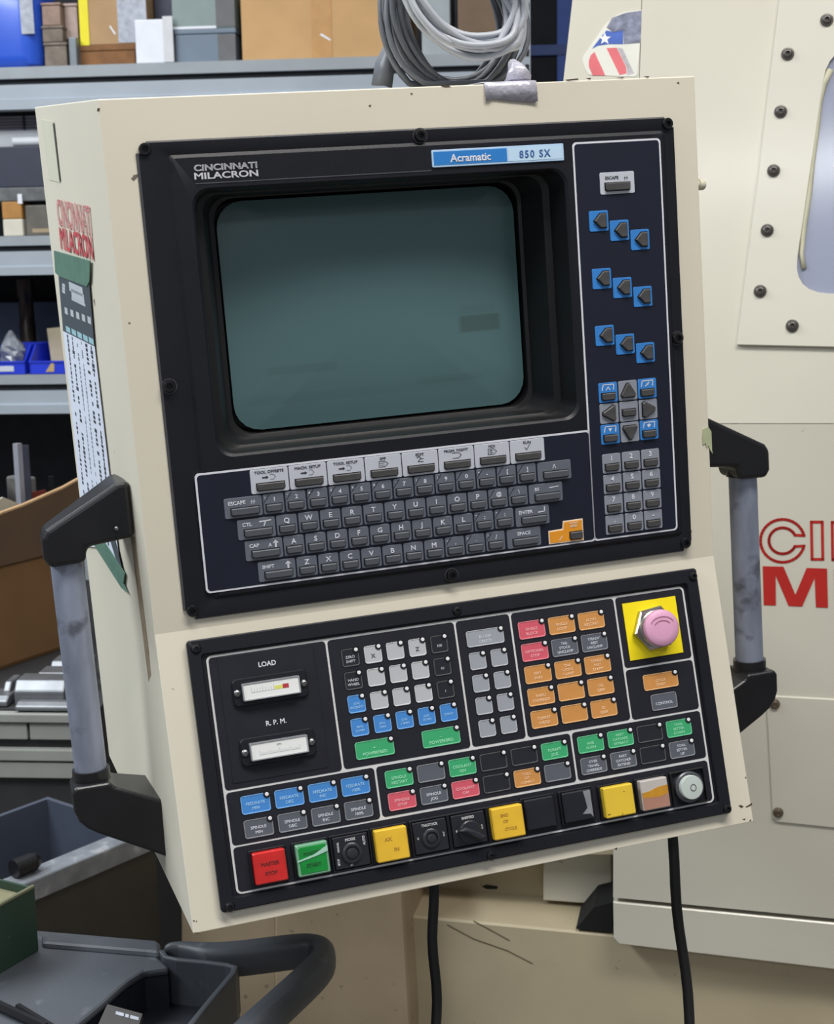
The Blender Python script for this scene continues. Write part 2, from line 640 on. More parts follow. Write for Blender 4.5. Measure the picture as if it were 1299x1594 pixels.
flank_text('MILACRON', p0, p1, abs(flank(93, 352)[1] - flank(95, 386)[1]), 'bold', M_PINKP, 'brand_lettering')
flank_text('CINCINNATI', a0, a1, abs(flank(88, 306)[1] - flank(91, 347)[1]), 'outline', mat('flaked_red_lettering', (196, 120, 122), 0.55, var=0.2, scale=150), 'brand_lettering')

# small knob on the right flank and duct tape over the top edge
kn = MB().lathe([(0.0035, 0), (0.0035, 0.005), (0.005, 0.006), (0.005, 0.010), (0.0038, 0.0115)], 14)
cbuild('side_knob', kn, M_PALELABEL, MC @ T(A, 0.3265, -0.012) @ Matrix.Rotation(R(90), 4, 'Y'), smooth=40)
tp = MB()
xs = [0.0598 + (0.105 - 0.0598) * i / 6 for i in range(7)]
low = [0.4032, 0.4042, 0.4031, 0.4020, 0.4012, 0.4002, 0.4008]
tp.loops([[(x, HT + 0.0055, -0.045) for x in xs], [(x, HT + 0.0022, -0.004) for x in xs], [(x, HT + 0.0010, 0.0012) for x in xs], [(x, HT - 0.003, 0.0016) for x in xs],
          [(x, l, 0.0014 + (0.0012 if i in (0, 6) else 0)) for i, (x, l) in enumerate(zip(xs, low))]], closed=False, cap1=False)
o = cbuild('duct_tape', tp, M_DUCT, MC, smooth=True, label='silver duct tape folded over the top edge')
sm = o.modifiers.new('thick', 'SOLIDIFY'); sm.thickness = 0.0006; sm.offset = 1
tw = MB()
tw.tube([(0.094, HT + 0.004, -0.01), (0.097, HT + 0.012, -0.02), (0.096, HT + 0.02, -0.028)], [0.011, 0.008, 0.004], 8)
cbuild('tape_scrunch', tw, M_DUCT, MC, smooth=True, label='crumpled end of the duct tape')


# ---- upper bezel
def bezel_loop(x0, x1, y0, y1, z, r, concave=False, n=6):
    out = []
    for cx, cy, a0 in ((x1, y0, 180), (x1, y1, 270), (x0, y1, 0), (x0, y0, 90)):
        sx = -1 if cx == x1 else 1
        sy = 1 if cy == y0 else -1
        pts = []
        for k in range(n + 1):
            t = k / n
            if concave:
                # arc about the corner itself, entered from the previous edge
                ang = {(-1, 1): (180, 90), (-1, -1): (270, 180), (1, -1): (360, 270), (1, 1): (90, 0)}[(sx, sy)]
                a = R(ang[0] + (ang[1] - ang[0]) * t)
                pts.append((cx + r * math.cos(a), cy + r * math.sin(a), z))
            else:
                ang = {(-1, 1): (-90, 0), (-1, -1): (0, 90), (1, -1): (90, 180), (1, 1): (180, 270)}[(sx, sy)]
                a = R(ang[0] + (ang[1] - ang[0]) * t)
                pts.append((cx + sx * r + r * math.cos(a), cy + sy * r + r * math.sin(a), z))
        out += pts
    return out


UX0, UX1, UY0, UY1 = -0.2255, 0.2278, 0.0082, 0.3838
OPEN = (-0.1870, 0.1265, 0.1365, 0.3465)
zp = 0.0045
ub = MB()
ub_l = ([
    bezel_loop(UX0, UX1, UY0, UY1, 0.0003, 0.0088, True),
    bezel_loop(UX0, UX1, UY0, UY1, 0.0008, 0.0088, True),
    bezel_loop(UX0 + .0018, UX1 - .0010, UY0 + .0010, UY1 - .0014, 0.0026, 0.0080, True),
    bezel_loop(-0.2020, 0.2185, 0.0225, 0.3728, 0.0026, 0.003),
    bezel_loop(-0.2015, 0.2180, 0.0230, 0.3724, 0.0024, 0.003),
    bezel_loop(-0.1990, 0.2155, 0.0260, 0.3696, zp, 0.003),
    bezel_loop(OPEN[0], OPEN[1], OPEN[2], OPEN[3], zp, 0.014),
    bezel_loop(OPEN[0] + .002, OPEN[1] - .002, OPEN[2] + .002, OPEN[3] - .0015, zp - 0.002, 0.014),
    bezel_loop(OPEN[0] + .006, OPEN[1] - .008, OPEN[2] + .004, OPEN[3] - .003, -0.018, 0.014),
    bezel_loop(OPEN[0] + .011, OPEN[1] - .014, OPEN[2] + .006, OPEN[3] - .004, -0.019, 0.014),
    bezel_loop(OPEN[0] + .020, OPEN[1] - .023, OPEN[2] + .0085, OPEN[3] - .005, -0.046, 0.016),
    bezel_loop(OPEN[0] + .024, OPEN[1] - .026, OPEN[2] + .011, OPEN[3] - .006, -0.047, 0.018),
    bezel_loop(OPEN[0] + .026, OPEN[1] - .028, OPEN[2] + .013, OPEN[3] - .008, -0.066, 0.018),
])
ub.loops(ub_l[:3], cap1=False, m=2)
ub.loops(ub_l[2:8], cap1=False)
ub.loops(ub_l[7:], cap1=True, m=1)  # recess walls in a darker black, part of it shading put into colour
bez = cbuild('upper_bezel', ub, [M_BLK, M_DEEP, mat('bezel_grey_edge', (78, 78, 82), .4, .2, var=.15, scale=60)], MC, smooth=30)  # outer chamfer in a lighter grey than the bezel

# CRT face
SX, SY = (OPEN[0] + .026 + OPEN[1] - .028) / 2, (OPEN[2] + .013 + OPEN[3] - .008) / 2
hw, hh = (OPEN[1] - .028 - SX) - .0005, (OPEN[3] - .008 - SY) - .0005
sc = MB()
lps = []
for i in range(13):
    s = 1 - i / 12.6
    rr_ = max(0.001, 0.022 * s)
    lps.append([(x, y, 0.013 * (1 - (abs(x / hw) ** 2 * .6 + abs(y / hh) ** 2 * .4))) for x, y in rrect(-hw * s, hw * s, -hh * s, hh * s, rr_, 5)])
lps.insert(0, [(x, y, -0.012) for x, y, z in lps[0]])
sc.loops(lps, cap1=True)
cbuild('screen', sc, M_SCREEN, MC @ T(SX, SY, -0.0535), smooth=60, label='blank grey-green curved screen glass')

# white borders with dark membrane fields laid on them
zb = zp + 0.0003
for x0, x1, y0, y1 in ((-0.2062, 0.1342, 0.0290, 0.1262), (0.1322, 0.2128, 0.0290, 0.3662)):
    w = MB().prism(rrect(x0, x1, y0, y1, 0.0035), zp - 0.001, zb)
    b = cbuild('border_line', w, M_WHITE, MC)
    w = MB().prism(rrect(x0 + .0016, x1 - .0016, y0 + .0016, y1 - .0016, 0.0028), zb - 0.0006, zb + 0.0002)
    build('membrane_field', w, M_PANEL, b, MC)
zk = zb + 0.0002     # key level

# logo and badge
lg = MB()
text(lg, 'CINCINNATI', -0.1582, 0.3618, 0.0048, style='outline', sx=1.0)
xs = [v[0] for v in lg.v]
k = 0.0495 / (max(xs) - min(xs)); c0 = (max(xs) + min(xs)) / 2
lg.v = [((v[0] - c0) * k - 0.1583, v[1], zp + 0.0003 + v[2]) for v in lg.v]
l2 = MB()
text(l2, 'MILACRON', -0.1582, 0.3556, 0.0050)
xs = [v[0] for v in l2.v]
k = 0.0500 / (max(xs) - min(xs)); c0 = (max(xs) + min(xs)) / 2
l2.v = [((v[0] - c0) * k - 0.1583, v[1], zp + 0.0003 + v[2]) for v in l2.v]
lg.add(l2)
cbuild('maker_lettering', lg, mat('logo_grey_white', (196, 196, 206), 0.5), MC)
ln = MB().box(-0.183, 0.008, 0.3496, 0.3502, zp - .0002, zp + .0004)
cbuild('highlight_line', ln, mat('highlight_grey', (84, 84, 96), 0.5), MC)  # thin grey strip painted in as the highlight below the logo
bd = MB().prism(rrect(0.0092, 0.1240, 0.3520, 0.3658, 0.0012), zp - .0005, zp + 0.0012, bev=0.0003)
bdo = cbuild('nameplate', bd, mat('nameplate_pale_blue', (176, 206, 236), 0.4, var=0.02), MC, label='blue and white nameplate')
w = MB().box(0.0106, 0.0737, 0.3537, 0.3643, zp, zp + 0.0014)
build('nameplate_field', w, mat('nameplate_blue', (44, 124, 200), 0.4, var=0.03), bdo, MC)
w = MB().box(0.0746, 0.1226, 0.3537, 0.3643, zp, zp + 0.0014)
build('nameplate_field', w, mat('nameplate_sky', (188, 216, 240), 0.4, var=0.02), bdo, MC)
w = MB(); text(w, 'Acramatic', 0.0422, 0.3588, 0.0062, z=zp + .0016)
build('legend', w, M_WHITE, bdo, MC)
w = MB(); text(w, '850 SX', 0.0985, 0.3590, 0.0060, z=zp + .0016, sx=0.92, track=0.0010)
build('legend', w, mat('nameplate_ink_blue', (58, 98, 158), 0.5), bdo, MC)

# bolts of the upper bezel
bt = MB()
bt.lathe([(0.0048, 0), (0.0048, 0.0030), (0.0043, 0.0037), (0.0024, 0.0037), (0.0022, 0.0016)], 18)
BOLT_ME = bt.mesh('bolt', M_BOLTB, 40)
rg = MB().lathe([(0.0062, 0), (0.0062, 0.0006), (0.0052, 0.0006), (0.0052, -0.001)], 20, cap1=False)
RING_ME = rg.mesh('counterbore_ring', mat('counterbore_grey', (58, 56, 60), 0.4))
for i, (x, y) in enumerate([(-.2185, .3778), (.0014, .3778), (.2210, .3778), (-.2185, .197), (.2213, .197), (-.2185, .0162), (.0014, .0162), (.2208, .0160)]):
    zz = 0.0024 if i in (1, 3, 4, 6) else 0.0012
    b = obj('bolt', BOLT_ME, root, MC @ T(x, y, zz))
    if i in (1, 3, 4, 6):
        obj('counterbore_ring', RING_ME, b, MC @ T(x, y, 0.0026))

# ---- keys
WELL = 0.0005


def rect_pts(w, h, r=0.0012, n=3):
    return rrect(-w / 2, w / 2, -h / 2, h / 2, r, n)


_btn_cache = {}


def button_mesh(kind, w=0.0125, h=0.0058, mt=None):
    key = (kind, round(w, 5), round(h, 5), mt.name)
    if key in _btn_cache:
        return _btn_cache[key]
    if kind == 'bar':
        pts = [(-w / 2 + .001, -h / 2), (w / 2 - .001, -h / 2), (w / 2, -h / 2 + .001), (w / 2, h / 2), (-w / 2, h / 2), (-w / 2, -h / 2 + .001)]
    elif kind == 'penta':
        pts = [(-.0060, 0), (-.0005, -.0058), (.0050, -.0058), (.0050, .0058), (-.0005, .0058)]
    elif kind in ('up', 'down', 'left', 'right'):
        a = {'up': 90, 'left': 180, 'down': 270, 'right': 0}[kind]
        base = []
        for t in (0, 120, 240):
            for dt in (-9, 9):
                base.append((0.0072 * math.cos(R(t + dt)) - 0.001, 0.0072 * math.sin(R(t + dt))))
        pts = [(x * math.cos(R(a)) - y * math.sin(R(a)), x * math.sin(R(a)) + y * math.cos(R(a))) for x, y in base]
    pts = ccw(pts)
    m = MB()
    m.prism(inset(pts, -0.00065), -0.0003, 0.0002, m=1)
    m.prism(pts, 0, 0.0024, bev=0.0006, bottom=False)
    me = m.mesh('button', [mt, M_DEEP])
    _btn_cache[key] = me
    return me


_plate_cache = {}


def plate_mesh(name, w, h, mt, r=0.0014, t=0.0006, bev=0.0002):
    key = (round(w, 5), round(h, 5), mt.name, r, t)
    if key not in _plate_cache:
        _plate_cache[key] = MB().prism(rect_pts(w, h, r), -0.0003, t, bev=bev, bottom=False).mesh(name, mt)
    return _plate_cache[key]


def ukey(x0, ytop, w, h, mt, legends, btn='bar', bw=0.0125, bh=0.0056, by=None, bx=0.0, bmat=None, lmat=None, extra=None, label=None, name='key'):
    cx, cy = x0 + w / 2, ytop - h / 2
    M = MC @ T(cx * 1.0, cy, zk)
    k = obj(name, plate_mesh(name, w, h, mt), root, M, label)
    if by is None:
        by = -h / 2 + 0.0015 + bh / 2 + 0.0008
    obj('button', button_mesh(btn, bw, bh, bmat or M_BTN), k, MC @ T(cx + bx, cy + by, zk + 0.0006))
    lm = MB()
    for s, lx, ly, lh, sx in legends:
        text(lm, s, lx, ly, lh, z=0.0008, sx=sx)
    if extra:
        extra(lm)
    if lm.v:
        build('legend', lm, [lmat or M_WHITE, M_DEEP], k, M)
    return k


PX, KH = 18.24 * mm, 16.4 * mm
KW = 16.9 * mm


def wide_icon(kind):
    def f(lm):
        if kind == 'bolt':
            for d in (-.0012, .0008):
                stroke(lm, [(.0085 + d, .0052), (.0075 + d, .0037), (.0089 + d, .0040), (.0076 + d, .0020)], .0004, .0008)
        elif kind == 'ctl':
            stroke(lm, [(.003, .0052), (.012, .0056)], .0010, .0008)
            stroke(lm, [(.0062, .0016), (.0078, .0052)], .0009, .0008)
        elif kind == 'shift':
            stroke(lm, [(.0095, .0012), (.0095, .0045)], .0016, .0008)
            lm.poly([(.0068, .0042, .0008), (.0122, .0042, .0008), (.0095, .0068, .0008)])
        elif kind == 'cap':
            text(lm, 'A', .0052, .0032, .003, z=.0008)
            stroke(lm, [(.0098, .0012), (.0098, .0045)], .0016, .0008)
            lm.poly([(.0072, .0042, .0008), (.0124, .0042, .0008), (.0098, .0068, .0008)])
        elif kind == 'bs':
            stroke(lm, [(.0035, .0042), (.0115, .0046)], .0008, .0008)
        elif kind == 'enter':
            stroke(lm, [(.0112, .0068), (.0112, .0030), (.0055, .0026)], .0009, .0008)
        elif kind == 'caret':
            stroke(lm, [(-.0014, .0022), (0, .0056), (.0014, .0022)], .0006, .0008)
    return f


rows = [
    (-153.6, 103.5, '1234567890-[]', '!"#$%&\'() =  '),
    (-144.3, 85.1, 'QWERTYUIOP@\\', '            '),
    (-140.0, 67.3, 'ASDFGHJKL;:', '         +*'),
    (-130.8, 48.9, 'ZXCVBNM,./', '       <>?'),
]
SLASH = {'1234567890-[]'} | set()
for x0, yt, chars, sub in rows:
    for i, (c, s2) in enumerate(zip(chars, sub)):
        big = c.isalpha()
        leg = [(c, 0.0008 if not big else 0, 0.0038, 0.0042 if big else 0.0034, 1.05)]
        ex = None
        if not big:
            if s2 != ' ':
                leg.append((s2, -0.0066, 0.0056, 0.0018, 1.0))

            def ex(lm):
                lm.poly([(-.0082, .0014, .00065), (-.0082, .0006, .00065), (-.0026, .0078, .00065), (-.0034, .0078, .00065)], 1)
        ukey((x0 * mm + i * PX), yt * mm, KW, KH, M_KEY, leg, extra=ex)
WW = 30.8 * mm
for x0, yt, s, tx, th_, ic in ((-185.3, 103.5, 'ESCAPE', -.0052, .0030, 'bolt'), (-176.3, 85.1, 'CTL', -.0075, .0030, 'ctl'),
                               (-171.8, 67.3, 'CAP', -.0078, .0030, 'cap'), (-162.8, 48.9, 'SHIFT', -.0070, .0028, 'shift'),
                               (83.6, 103.0, '', 0, .003, 'caret'), (74.6, 84.8, 'BS', -.0080, .0028, 'bs'),
                               (61.2, 66.5, 'ENTER', -.0062, .0030, 'enter'), (52.3, 48.6, 'SPACE', 0, .0030, '')):
    leg = [(s, tx, .0040, th_, 1.05)] if s else []
    ukey(x0 * mm, yt * mm, WW, KH, M_KEY, leg, bw=0.0225, extra=wide_icon(ic) if ic else None, bx=0.0012)
for i, (s, ic) in enumerate((('TOOL OFFSETS', 'a'), ('MACH. SETUP', 'a'), ('TOOL SETUP', 'a'), ('SPP', 'd'), ('EDIT', 'e'), ('PRGM. MGMT', 'p'), ('MDI', 'm'), ('RUN', 'r'))):
    def ex(lm, ic=ic):
        z = .0008
        if ic == 'a':
            stroke(lm, [(-.0055, .0028), (-.0022, .0028)], .0012, z)
            lm.poly([(-.0026, .0014, z), (-.0006, .0028, z), (-.0026, .0042, z)])
            stroke(lm, [(.0008, .0008), (.0034, .0008), (.005, .0028), (.0034, .0048), (.0008, .0048)], .0003, z)
        elif ic in 'dm':
            stroke(lm, [(-.0035, .0005), (.0015, .0005), (.0042, .0028), (.0015, .0051), (-.0035, .0051), (-.0035, .0005)], .00045, z)
            stroke(lm, [(-.0028, .002), (.0012, .002)], .00035, z)
            stroke(lm, [(-.0028, .0036), (.0012, .0036)], .00035, z)
            if ic == 'm':
                stroke(lm, [(-.0008, .0008), (-.0008, .0048)], .0005, z)
        elif ic == 'e':
            stroke(lm, [(-.0025, .0046), (-.0005, .0056), (.0008, .004), (-.0018, .0016), (.0028, .0010)], .00055, z)
            stroke(lm, [(.0002, .0034), (.003, .0036)], .0005, z)
        elif ic == 'p':
            stroke(lm, [(-.0035, .0052), (.0022, .0052), (.0045, .003), (.002, .0008), (-.0032, .0008)], .0005, z)
        elif ic == 'r':
            stroke(lm, [(-.0022, .003), (-.0006, .001), (.0024, .0058)], .0005, z)
    ukey((-162.2 + 31.76 * i) * mm, 124.2 * mm, 31.0 * mm, 19.5 * mm, M_KEYW, [(s, 0, .0073, .0023, 1.12)], bw=0.0225, bh=0.0056, bmat=M_BTND, lmat=M_INK, extra=ex, bx=0.0005)

# orange reset key, an L-shaped plate with a pale rim
apts = [(90.2, 31.6), (122.6, 31.2), (122.6, 50.4), (104.2, 50.2), (103.2, 43.6), (90.2, 43.2)]
apts = [((x - 106) * mm, (y - 41) * mm) for x, y in apts]
MA = MC @ T(.106, .041, zk)
ak = cbuild('alarm_key', MB().prism(apts, -.0003, .0006, bev=.0002), M_PALEP, MA, label='orange stepped reset key')
build('key_face', MB().prism(inset(apts, .0010), 0, .0008, bev=.0001), M_ALARM, ak, MA)
obj('button', button_mesh('bar', .0112, .0062, M_BTND), ak, MC @ T(.1155, .0367, zk + .0007))
lm = MB(); text(lm, 'ALARM', .0078, .0067, .0019, z=.0010); text(lm, 'RESET', .0078, .0040, .0019, z=.0010); stroke(lm, [(-.0060, -.0068), (-.0035, -.0035)], .0008, .0010)
build('legend', lm, M_PALEP, ak, MA)

# right-hand column
ukey(155.1 * mm, 340.3 * mm, 31.6 * mm, 18.0 * mm, M_KEYW, [('ESCAPE', -.0050, .0045, .0026, 1.05)], bw=.0225, bh=.0062, bmat=M_BTND, lmat=M_INK, extra=wide_icon('bolt'), bx=0, by=-.0030)
for g in range(3):
    for i in range(3):
        ukey((143.6 + 18.55 * i) * mm, (309.4 - 47.9 * g - 8.9 * i) * mm, 17.4 * mm, 17.0 * mm, M_BLUE, [], btn='penta', by=0.0002, bx=.0014, bmat=M_BTND, label='blue key with arrow-shaped button')
NX = (143.9, 162.4, 180.7)
for r in range(3):
    for c in range(3):
        x, y = NX[c] * mm, (165.0 - 18.0 * r) * mm
        corner = r != 1 and c != 1
        if corner:
            def ex(lm, r=r, c=c):
                stroke(lm, [(-.0055, .0022), (-.0045, .0068), (.0055, .0068), (.0050, .0022)], .0008, .0008)
                if r == 0 and c == 0:
                    stroke(lm, [(-.0018, .0022), (0, .0050), (.0018, .0022)], .0007, .0008)
                elif c == 0:
                    lm.poly([(-.0018, .0052, .0008), (0, .0022, .0008), (.0018, .0052, .0008)])
                elif r == 0:
                    stroke(lm, [(.0018, .0052), (-.0006, .0040), (.0012, .0040), (-.0016, .0024)], .0008, .0008)
                else:
                    lm.poly([(-.002, .0044, .0008), (-.0005, .002, .0008), (.002, .0044, .0008), (0, .0056, .0008)])
            ukey(x, y, 17.4 * mm, 17.0 * mm, M_BLUE, [], bmat=M_BTND, extra=ex, label='blue paging key')
        else:
            kd = {(0, 1): 'up', (1, 0): 'left', (1, 1): 'bar', (1, 2): 'right', (2, 1): 'down'}[(r, c)]
            ukey(x, y, 17.4 * mm, 17.0 * mm, M_KEYL, [], btn=kd, by=0.0 if kd != 'bar' else -.001, bmat=M_BTND)
for i, c in enumerate('123456789.0-'):
    ukey(NX[i % 3] * mm, (103.6 - 17.95 * (i // 3)) * mm, 17.2 * mm, 16.8 * mm, M_KEYL, [(c, 0, .0046, .0044 if c.isdigit() else .0052, 1.05)], bmat=M_BTND)

# ================================================================== lower panel (d runs down the face)
zl = 0.0035
lb = MB()
LX0, LX1, LD0, LD1 = -0.2265, 0.2273, 0.0083, 0.2255
lb.loops([
    bezel_loop(LX0, LX1, -LD1, -LD0, 0.0003, 0.003),
    bezel_loop(LX0, LX1, -LD1, -LD0, 0.0060, 0.003),
    bezel_loop(LX0 + .001, LX1 - .001, -LD1 + .001, -LD0 - .001, 0.0068, 0.003),
    bezel_loop(-0.2165, 0.2170, -0.2160, -0.0200, 0.0068, 0.003),
    bezel_loop(-0.2155, 0.2160, -0.2150, -0.0210, zl, 0.003),
], cap1=True)
cbuild('lower_bezel', lb, M_BLK, ML, smooth=30)
wl = MB().prism(rrect(-.2125, .2135, -.2140, -.0225, .0045), zl - .001, zl + .0003)
wbo = cbuild('border_line', wl, M_WLINE, ML)
LW = 0.0009
for x0, x1, d0, d1 in ((-211.6, -113.0, 23.4, 132.2), (-113.0, -1.2, 23.4, 131.6), (-1.2, 48.7, 23.4, 131.6), (48.7, 146.2, 23.4, 131.6),
                       (146.2, 212.6, 23.4, 87.0), (146.2, 212.6, 87.0, 132.2), (-211.6, -86.5, 132.2, 176.3), (-86.5, 88.5, 132.2, 175.6),
                       (88.5, 212.6, 132.2, 175.4), (-211.6, 212.6, 176.0, 213.2)):
    w = MB().prism(rrect(x0 * mm + LW, x1 * mm - LW, -d1 * mm + LW, -d0 * mm - LW, .0030), zl, zl + .0006)
    build('membrane_field', w, M_PANEL2, wbo, ML)
zm = zl + .0006
SCREW = MB()
SCREW.lathe([(0.0042, 0), (0.0042, 0.0012), (0.0034, 0.0024), (0.0018, 0.0028), (0.0015, 0.0014)], 16)
SCREW_ME = SCREW.mesh('screw', M_BOLTB, 40)
for d in (.0153, .2217):
    for x in (-.2195, .0017, .2229):
        obj('screw', SCREW_ME, root, ML @ T(x, -d, .0060))

# LED ring and lamp shared by the membrane keys
LEDR = MB().prism(circ(0, 0, .0029, 16), 0, .0006).mesh('indicator', M_DEEP)
LEDW = MB().prism(circ(0, 0, .0016, 14), 0, .0011, bev=.0003).mesh('indicator_lamp', M_LED)


def lkey(x, d, w, h, mt, lines, lh=.0019, led=True, lmat=None, label=None):
    cx, cy = (x + w / 2) * mm, -(d + h / 2) * mm
    M = ML @ T(cx, cy, zm)
    key = ('l', w, h, mt.name)
    if key not in _plate_cache:
        p = rect_pts(w * mm, h * mm, .0022, 4)
        m = MB()
        m.prism(inset(p, -.0006), -.0002, .0002, m=1)
        m.loops([[(a, b, 0) for a, b in p], [(a, b, .0007) for a, b in inset(p, .0002)], [(a, b, .0007) for a, b in inset(p, .0007)], [(a, b, .0004) for a, b in inset(p, .0010)]], m=2, mcap=0)
        rim = mat(mt.name + '_rim', tuple(min(255, v * 0.75 + 62) for v in RIMC[mt.name]), .4)
        _plate_cache[key] = m.mesh('membrane_key', [mt, M_DEEP, rim])
    k = obj('membrane_key', _plate_cache[key], root, M, label)
    if led:
        i = obj('indicator', LEDR, k, ML @ T(cx + (w / 2 - 2.2) * mm, cy + (h / 2 - 1.5) * mm, zm + .0004))
        obj('indicator_lamp', LEDW, k, ML @ T(cx + (w / 2 - 2.2) * mm, cy + (h / 2 - 1.5) * mm, zm + .0006))
    if lines:
        lm = MB()
        n = len(lines)
        gap = lh * 1.62
        for q, s in enumerate(lines):
            mx = (w - 3.0) * mm
            t = MB(); text(t, s, 0, 0, lh, z=.0006)
            ws = max(v[0] for v in t.v) - min(v[0] for v in t.v)
            sx = min(1.05, mx / ws)
            text(lm, s, -.0002, ((n - 1) / 2 - q) * gap - (.0012 if n < 3 else .0003), lh, z=.0006, sx=sx)
        build('legend', lm, lmat or M_LEG[mt.name], k, M)
    return k


RIMC = {'membrane_blue': (66, 132, 204), 'membrane_green': (58, 164, 110), 'membrane_red': (206, 88, 104), 'membrane_orange': (200, 140, 76),
        'membrane_grey': (88, 92, 102), 'membrane_pale': (178, 180, 186), 'membrane_mid': (150, 154, 164), 'membrane_black': (26, 27, 34)}
M_LEG = {'membrane_blue': mat('legend_on_blue', (150, 196, 236), .5), 'membrane_green': mat('legend_on_green', (150, 222, 182), .5),
         'membrane_red': mat('legend_on_red', (240, 168, 176), .5), 'membrane_orange': mat('legend_on_orange', (240, 198, 158), .5),
         'membrane_grey': mat('legend_on_grey', (196, 202, 212), .5), 'membrane_pale': mat('legend_on_pale', (70, 72, 80), .5),
         'membrane_mid': mat('legend_on_mid', (200, 204, 214), .5), 'membrane_black': mat('legend_on_black', (180, 184, 194), .5)}
AX = (-102.0, -82.5, -63.3, -44.0, -24.6)
AD = (33.5, 52.6, 71.9, 91.2)
grid = {
    (0, 0): ('membrane_black', ['ZERO', 'SHIFT']), (0, 1): ('membrane_black', ['HAND', 'WHEEL']), (0, 2): ('membrane_blue', ['JOG', 'INCREMT']), (0, 3): ('membrane_blue', ['.0010', '0.1MM']),
    (1, 0): ('membrane_pale', ['X']), (2, 0): ('membrane_pale', []), (3, 0): ('membrane_pale', ['Z']), (4, 0): ('membrane_black', ['100']),
    (1, 1): ('membrane_pale', []), (2, 1): ('membrane_pale', []), (3, 1): ('membrane_pale', []), (4, 1): ('membrane_black', ['10']),
    (1, 2): ('membrane_pale', []), (2, 2): ('membrane_pale', []), (3, 2): ('membrane_pale', []), (4, 2): ('membrane_black', ['1']),
    (1, 3): ('membrane_blue', ['JOG', '1MM']), (2, 3): ('membrane_blue', ['JOG', '1.0MM']), (3, 3): ('membrane_blue', ['JOG', '10.MM']), (4, 3): ('membrane_blue', ['CONT']),
}
for (c, r), (mn, lines) in grid.items():
    if mn == 'membrane_pale' and lines:
        lkey(AX[c], AD[r], 15.0, 14.8, MATS[mn], lines, lh=.0034)
    else:
        lkey(AX[c], AD[r], 15.0, 14.8, MATS[mn], lines, lh=.0022 if mn == 'membrane_black' else .0019)
for x in (-101.0, -43.3):
    lkey(x, 110.5, 33.3, 14.7, M_GREEN, ['+' if x < -90 else '-', 'POWERFEED'], lh=.0026)
lkey(7.1, 33.9, 33.8, 14.0, M_GRYM, ['BLOCK', 'DELETE'], lh=.0024)
for x in (7.2, 26.5):
    for d in (52.4, 71.5, 90.5, 109.7):
        lkey(x, d, 14.8, 14.8, M_GRYM, [])
B3 = [[('membrane_red', ['SINGLE', 'BLOCK']), ('membrane_orange', ['SINGLE', 'LOOP']), ('membrane_orange', ['AUTO', 'RESTART'])],
      [('membrane_red', ['OPTIONAL', 'STOP']), ('membrane_grey', ['TAIL', 'STOCK', 'UNCLAMP']), ('membrane_grey', ['STEADY', 'REST', 'UNCLAMP'])],
      [('membrane_orange', ['DRY', 'RUN']), ('membrane_orange', ['TAIL', 'STOCK', 'CLAMP']), ('membrane_orange', ['STEADY', 'REST', 'CLAMP'])],
      [('membrane_orange', ['RAPID', 'OVERRIDE']), ('membrane_orange', []), ('membrane_orange', ['OD', 'GRIP'])],
      [('membrane_orange', ['TURRET', 'INDEX']), ('membrane_orange', []), ('membrane_orange', ['ID', 'GRIP'])]]
for r, row in enumerate(B3):
    for c, (mn, lines) in enumerate(row):
        lkey((54.3, 82.1, 109.8)[c], 32.8 + 19.15 * r, 24.4, 15.2, MATS[mn], lines, lh=.0024 if len(lines) < 3 else .0022)
lkey(162.0, 94.6, 33.4, 14.0, M_ORNG, ['CYCLE', 'START'], lh=.0022)
lkey(166.7, 112.6, 24.9, 14.3, M_GRY, ['CONTROL'], lh=.0024, led=False)
for r, (mt, pre) in enumerate(((M_BLUEL, 'FEEDRATE'), (M_GRY, 'SPINDLE'))):
    for c, s in enumerate(('MIN', 'DEC', 'INC', '100%')):
        lkey(-200.0 + 27.75 * c, (137.8, 157.2)[r], 24.0, 15.0, mt, [pre, s], lh=.0024)
SPN = [[('membrane_green', ['SPINDLE', 'RESTART']), ('membrane_grey', []), ('membrane_green', ['COOLANT', 'ON']), ('membrane_black', []), ('membrane_black', []), ('membrane_green', ['TURRET', 'JOG'])],
       [('membrane_red', ['SPINDLE', 'STOP']), ('membrane_grey', ['SPINDLE', 'JOG']), ('membrane_red', ['COOLANT', 'OFF']), ('membrane_black', []), ('membrane_orange', ['TOOL', 'SET', 'COMPLT']), ('membrane_grey', [])]]
for r, row in enumerate(SPN):
    for c, (mn, lines) in enumerate(row):
        lkey(-79.3 + 27.78 * c, (137.9, 156.4)[r], 24.0, 14.7, MATS[mn], lines, lh=.0024 if len(lines) < 3 else .0021)
TLS = [[('membrane_green', ['AXIS', 'ALIGN']), ('membrane_green', ['PART', 'CATCHER', 'RETRACT']), ('membrane_black', []), ('membrane_green', ['TOOL', 'SETTER', 'DOWN'])],
       [('membrane_grey', ['OVER', 'TRAVEL', 'OVERRIDE']), ('membrane_grey', ['PART', 'CATCHER', 'EXTEND']), ('membrane_black', []), ('membrane_grey', ['TOOL', 'SETTER', 'UP'])]]
for r, row in enumerate(TLS):
    for c, (mn, lines) in enumerate(row):
        lkey(93.1 + 28.05 * c, (137.6, 156.1)[r], 24.3, 14.7, MATS[mn], lines, lh=.0022)

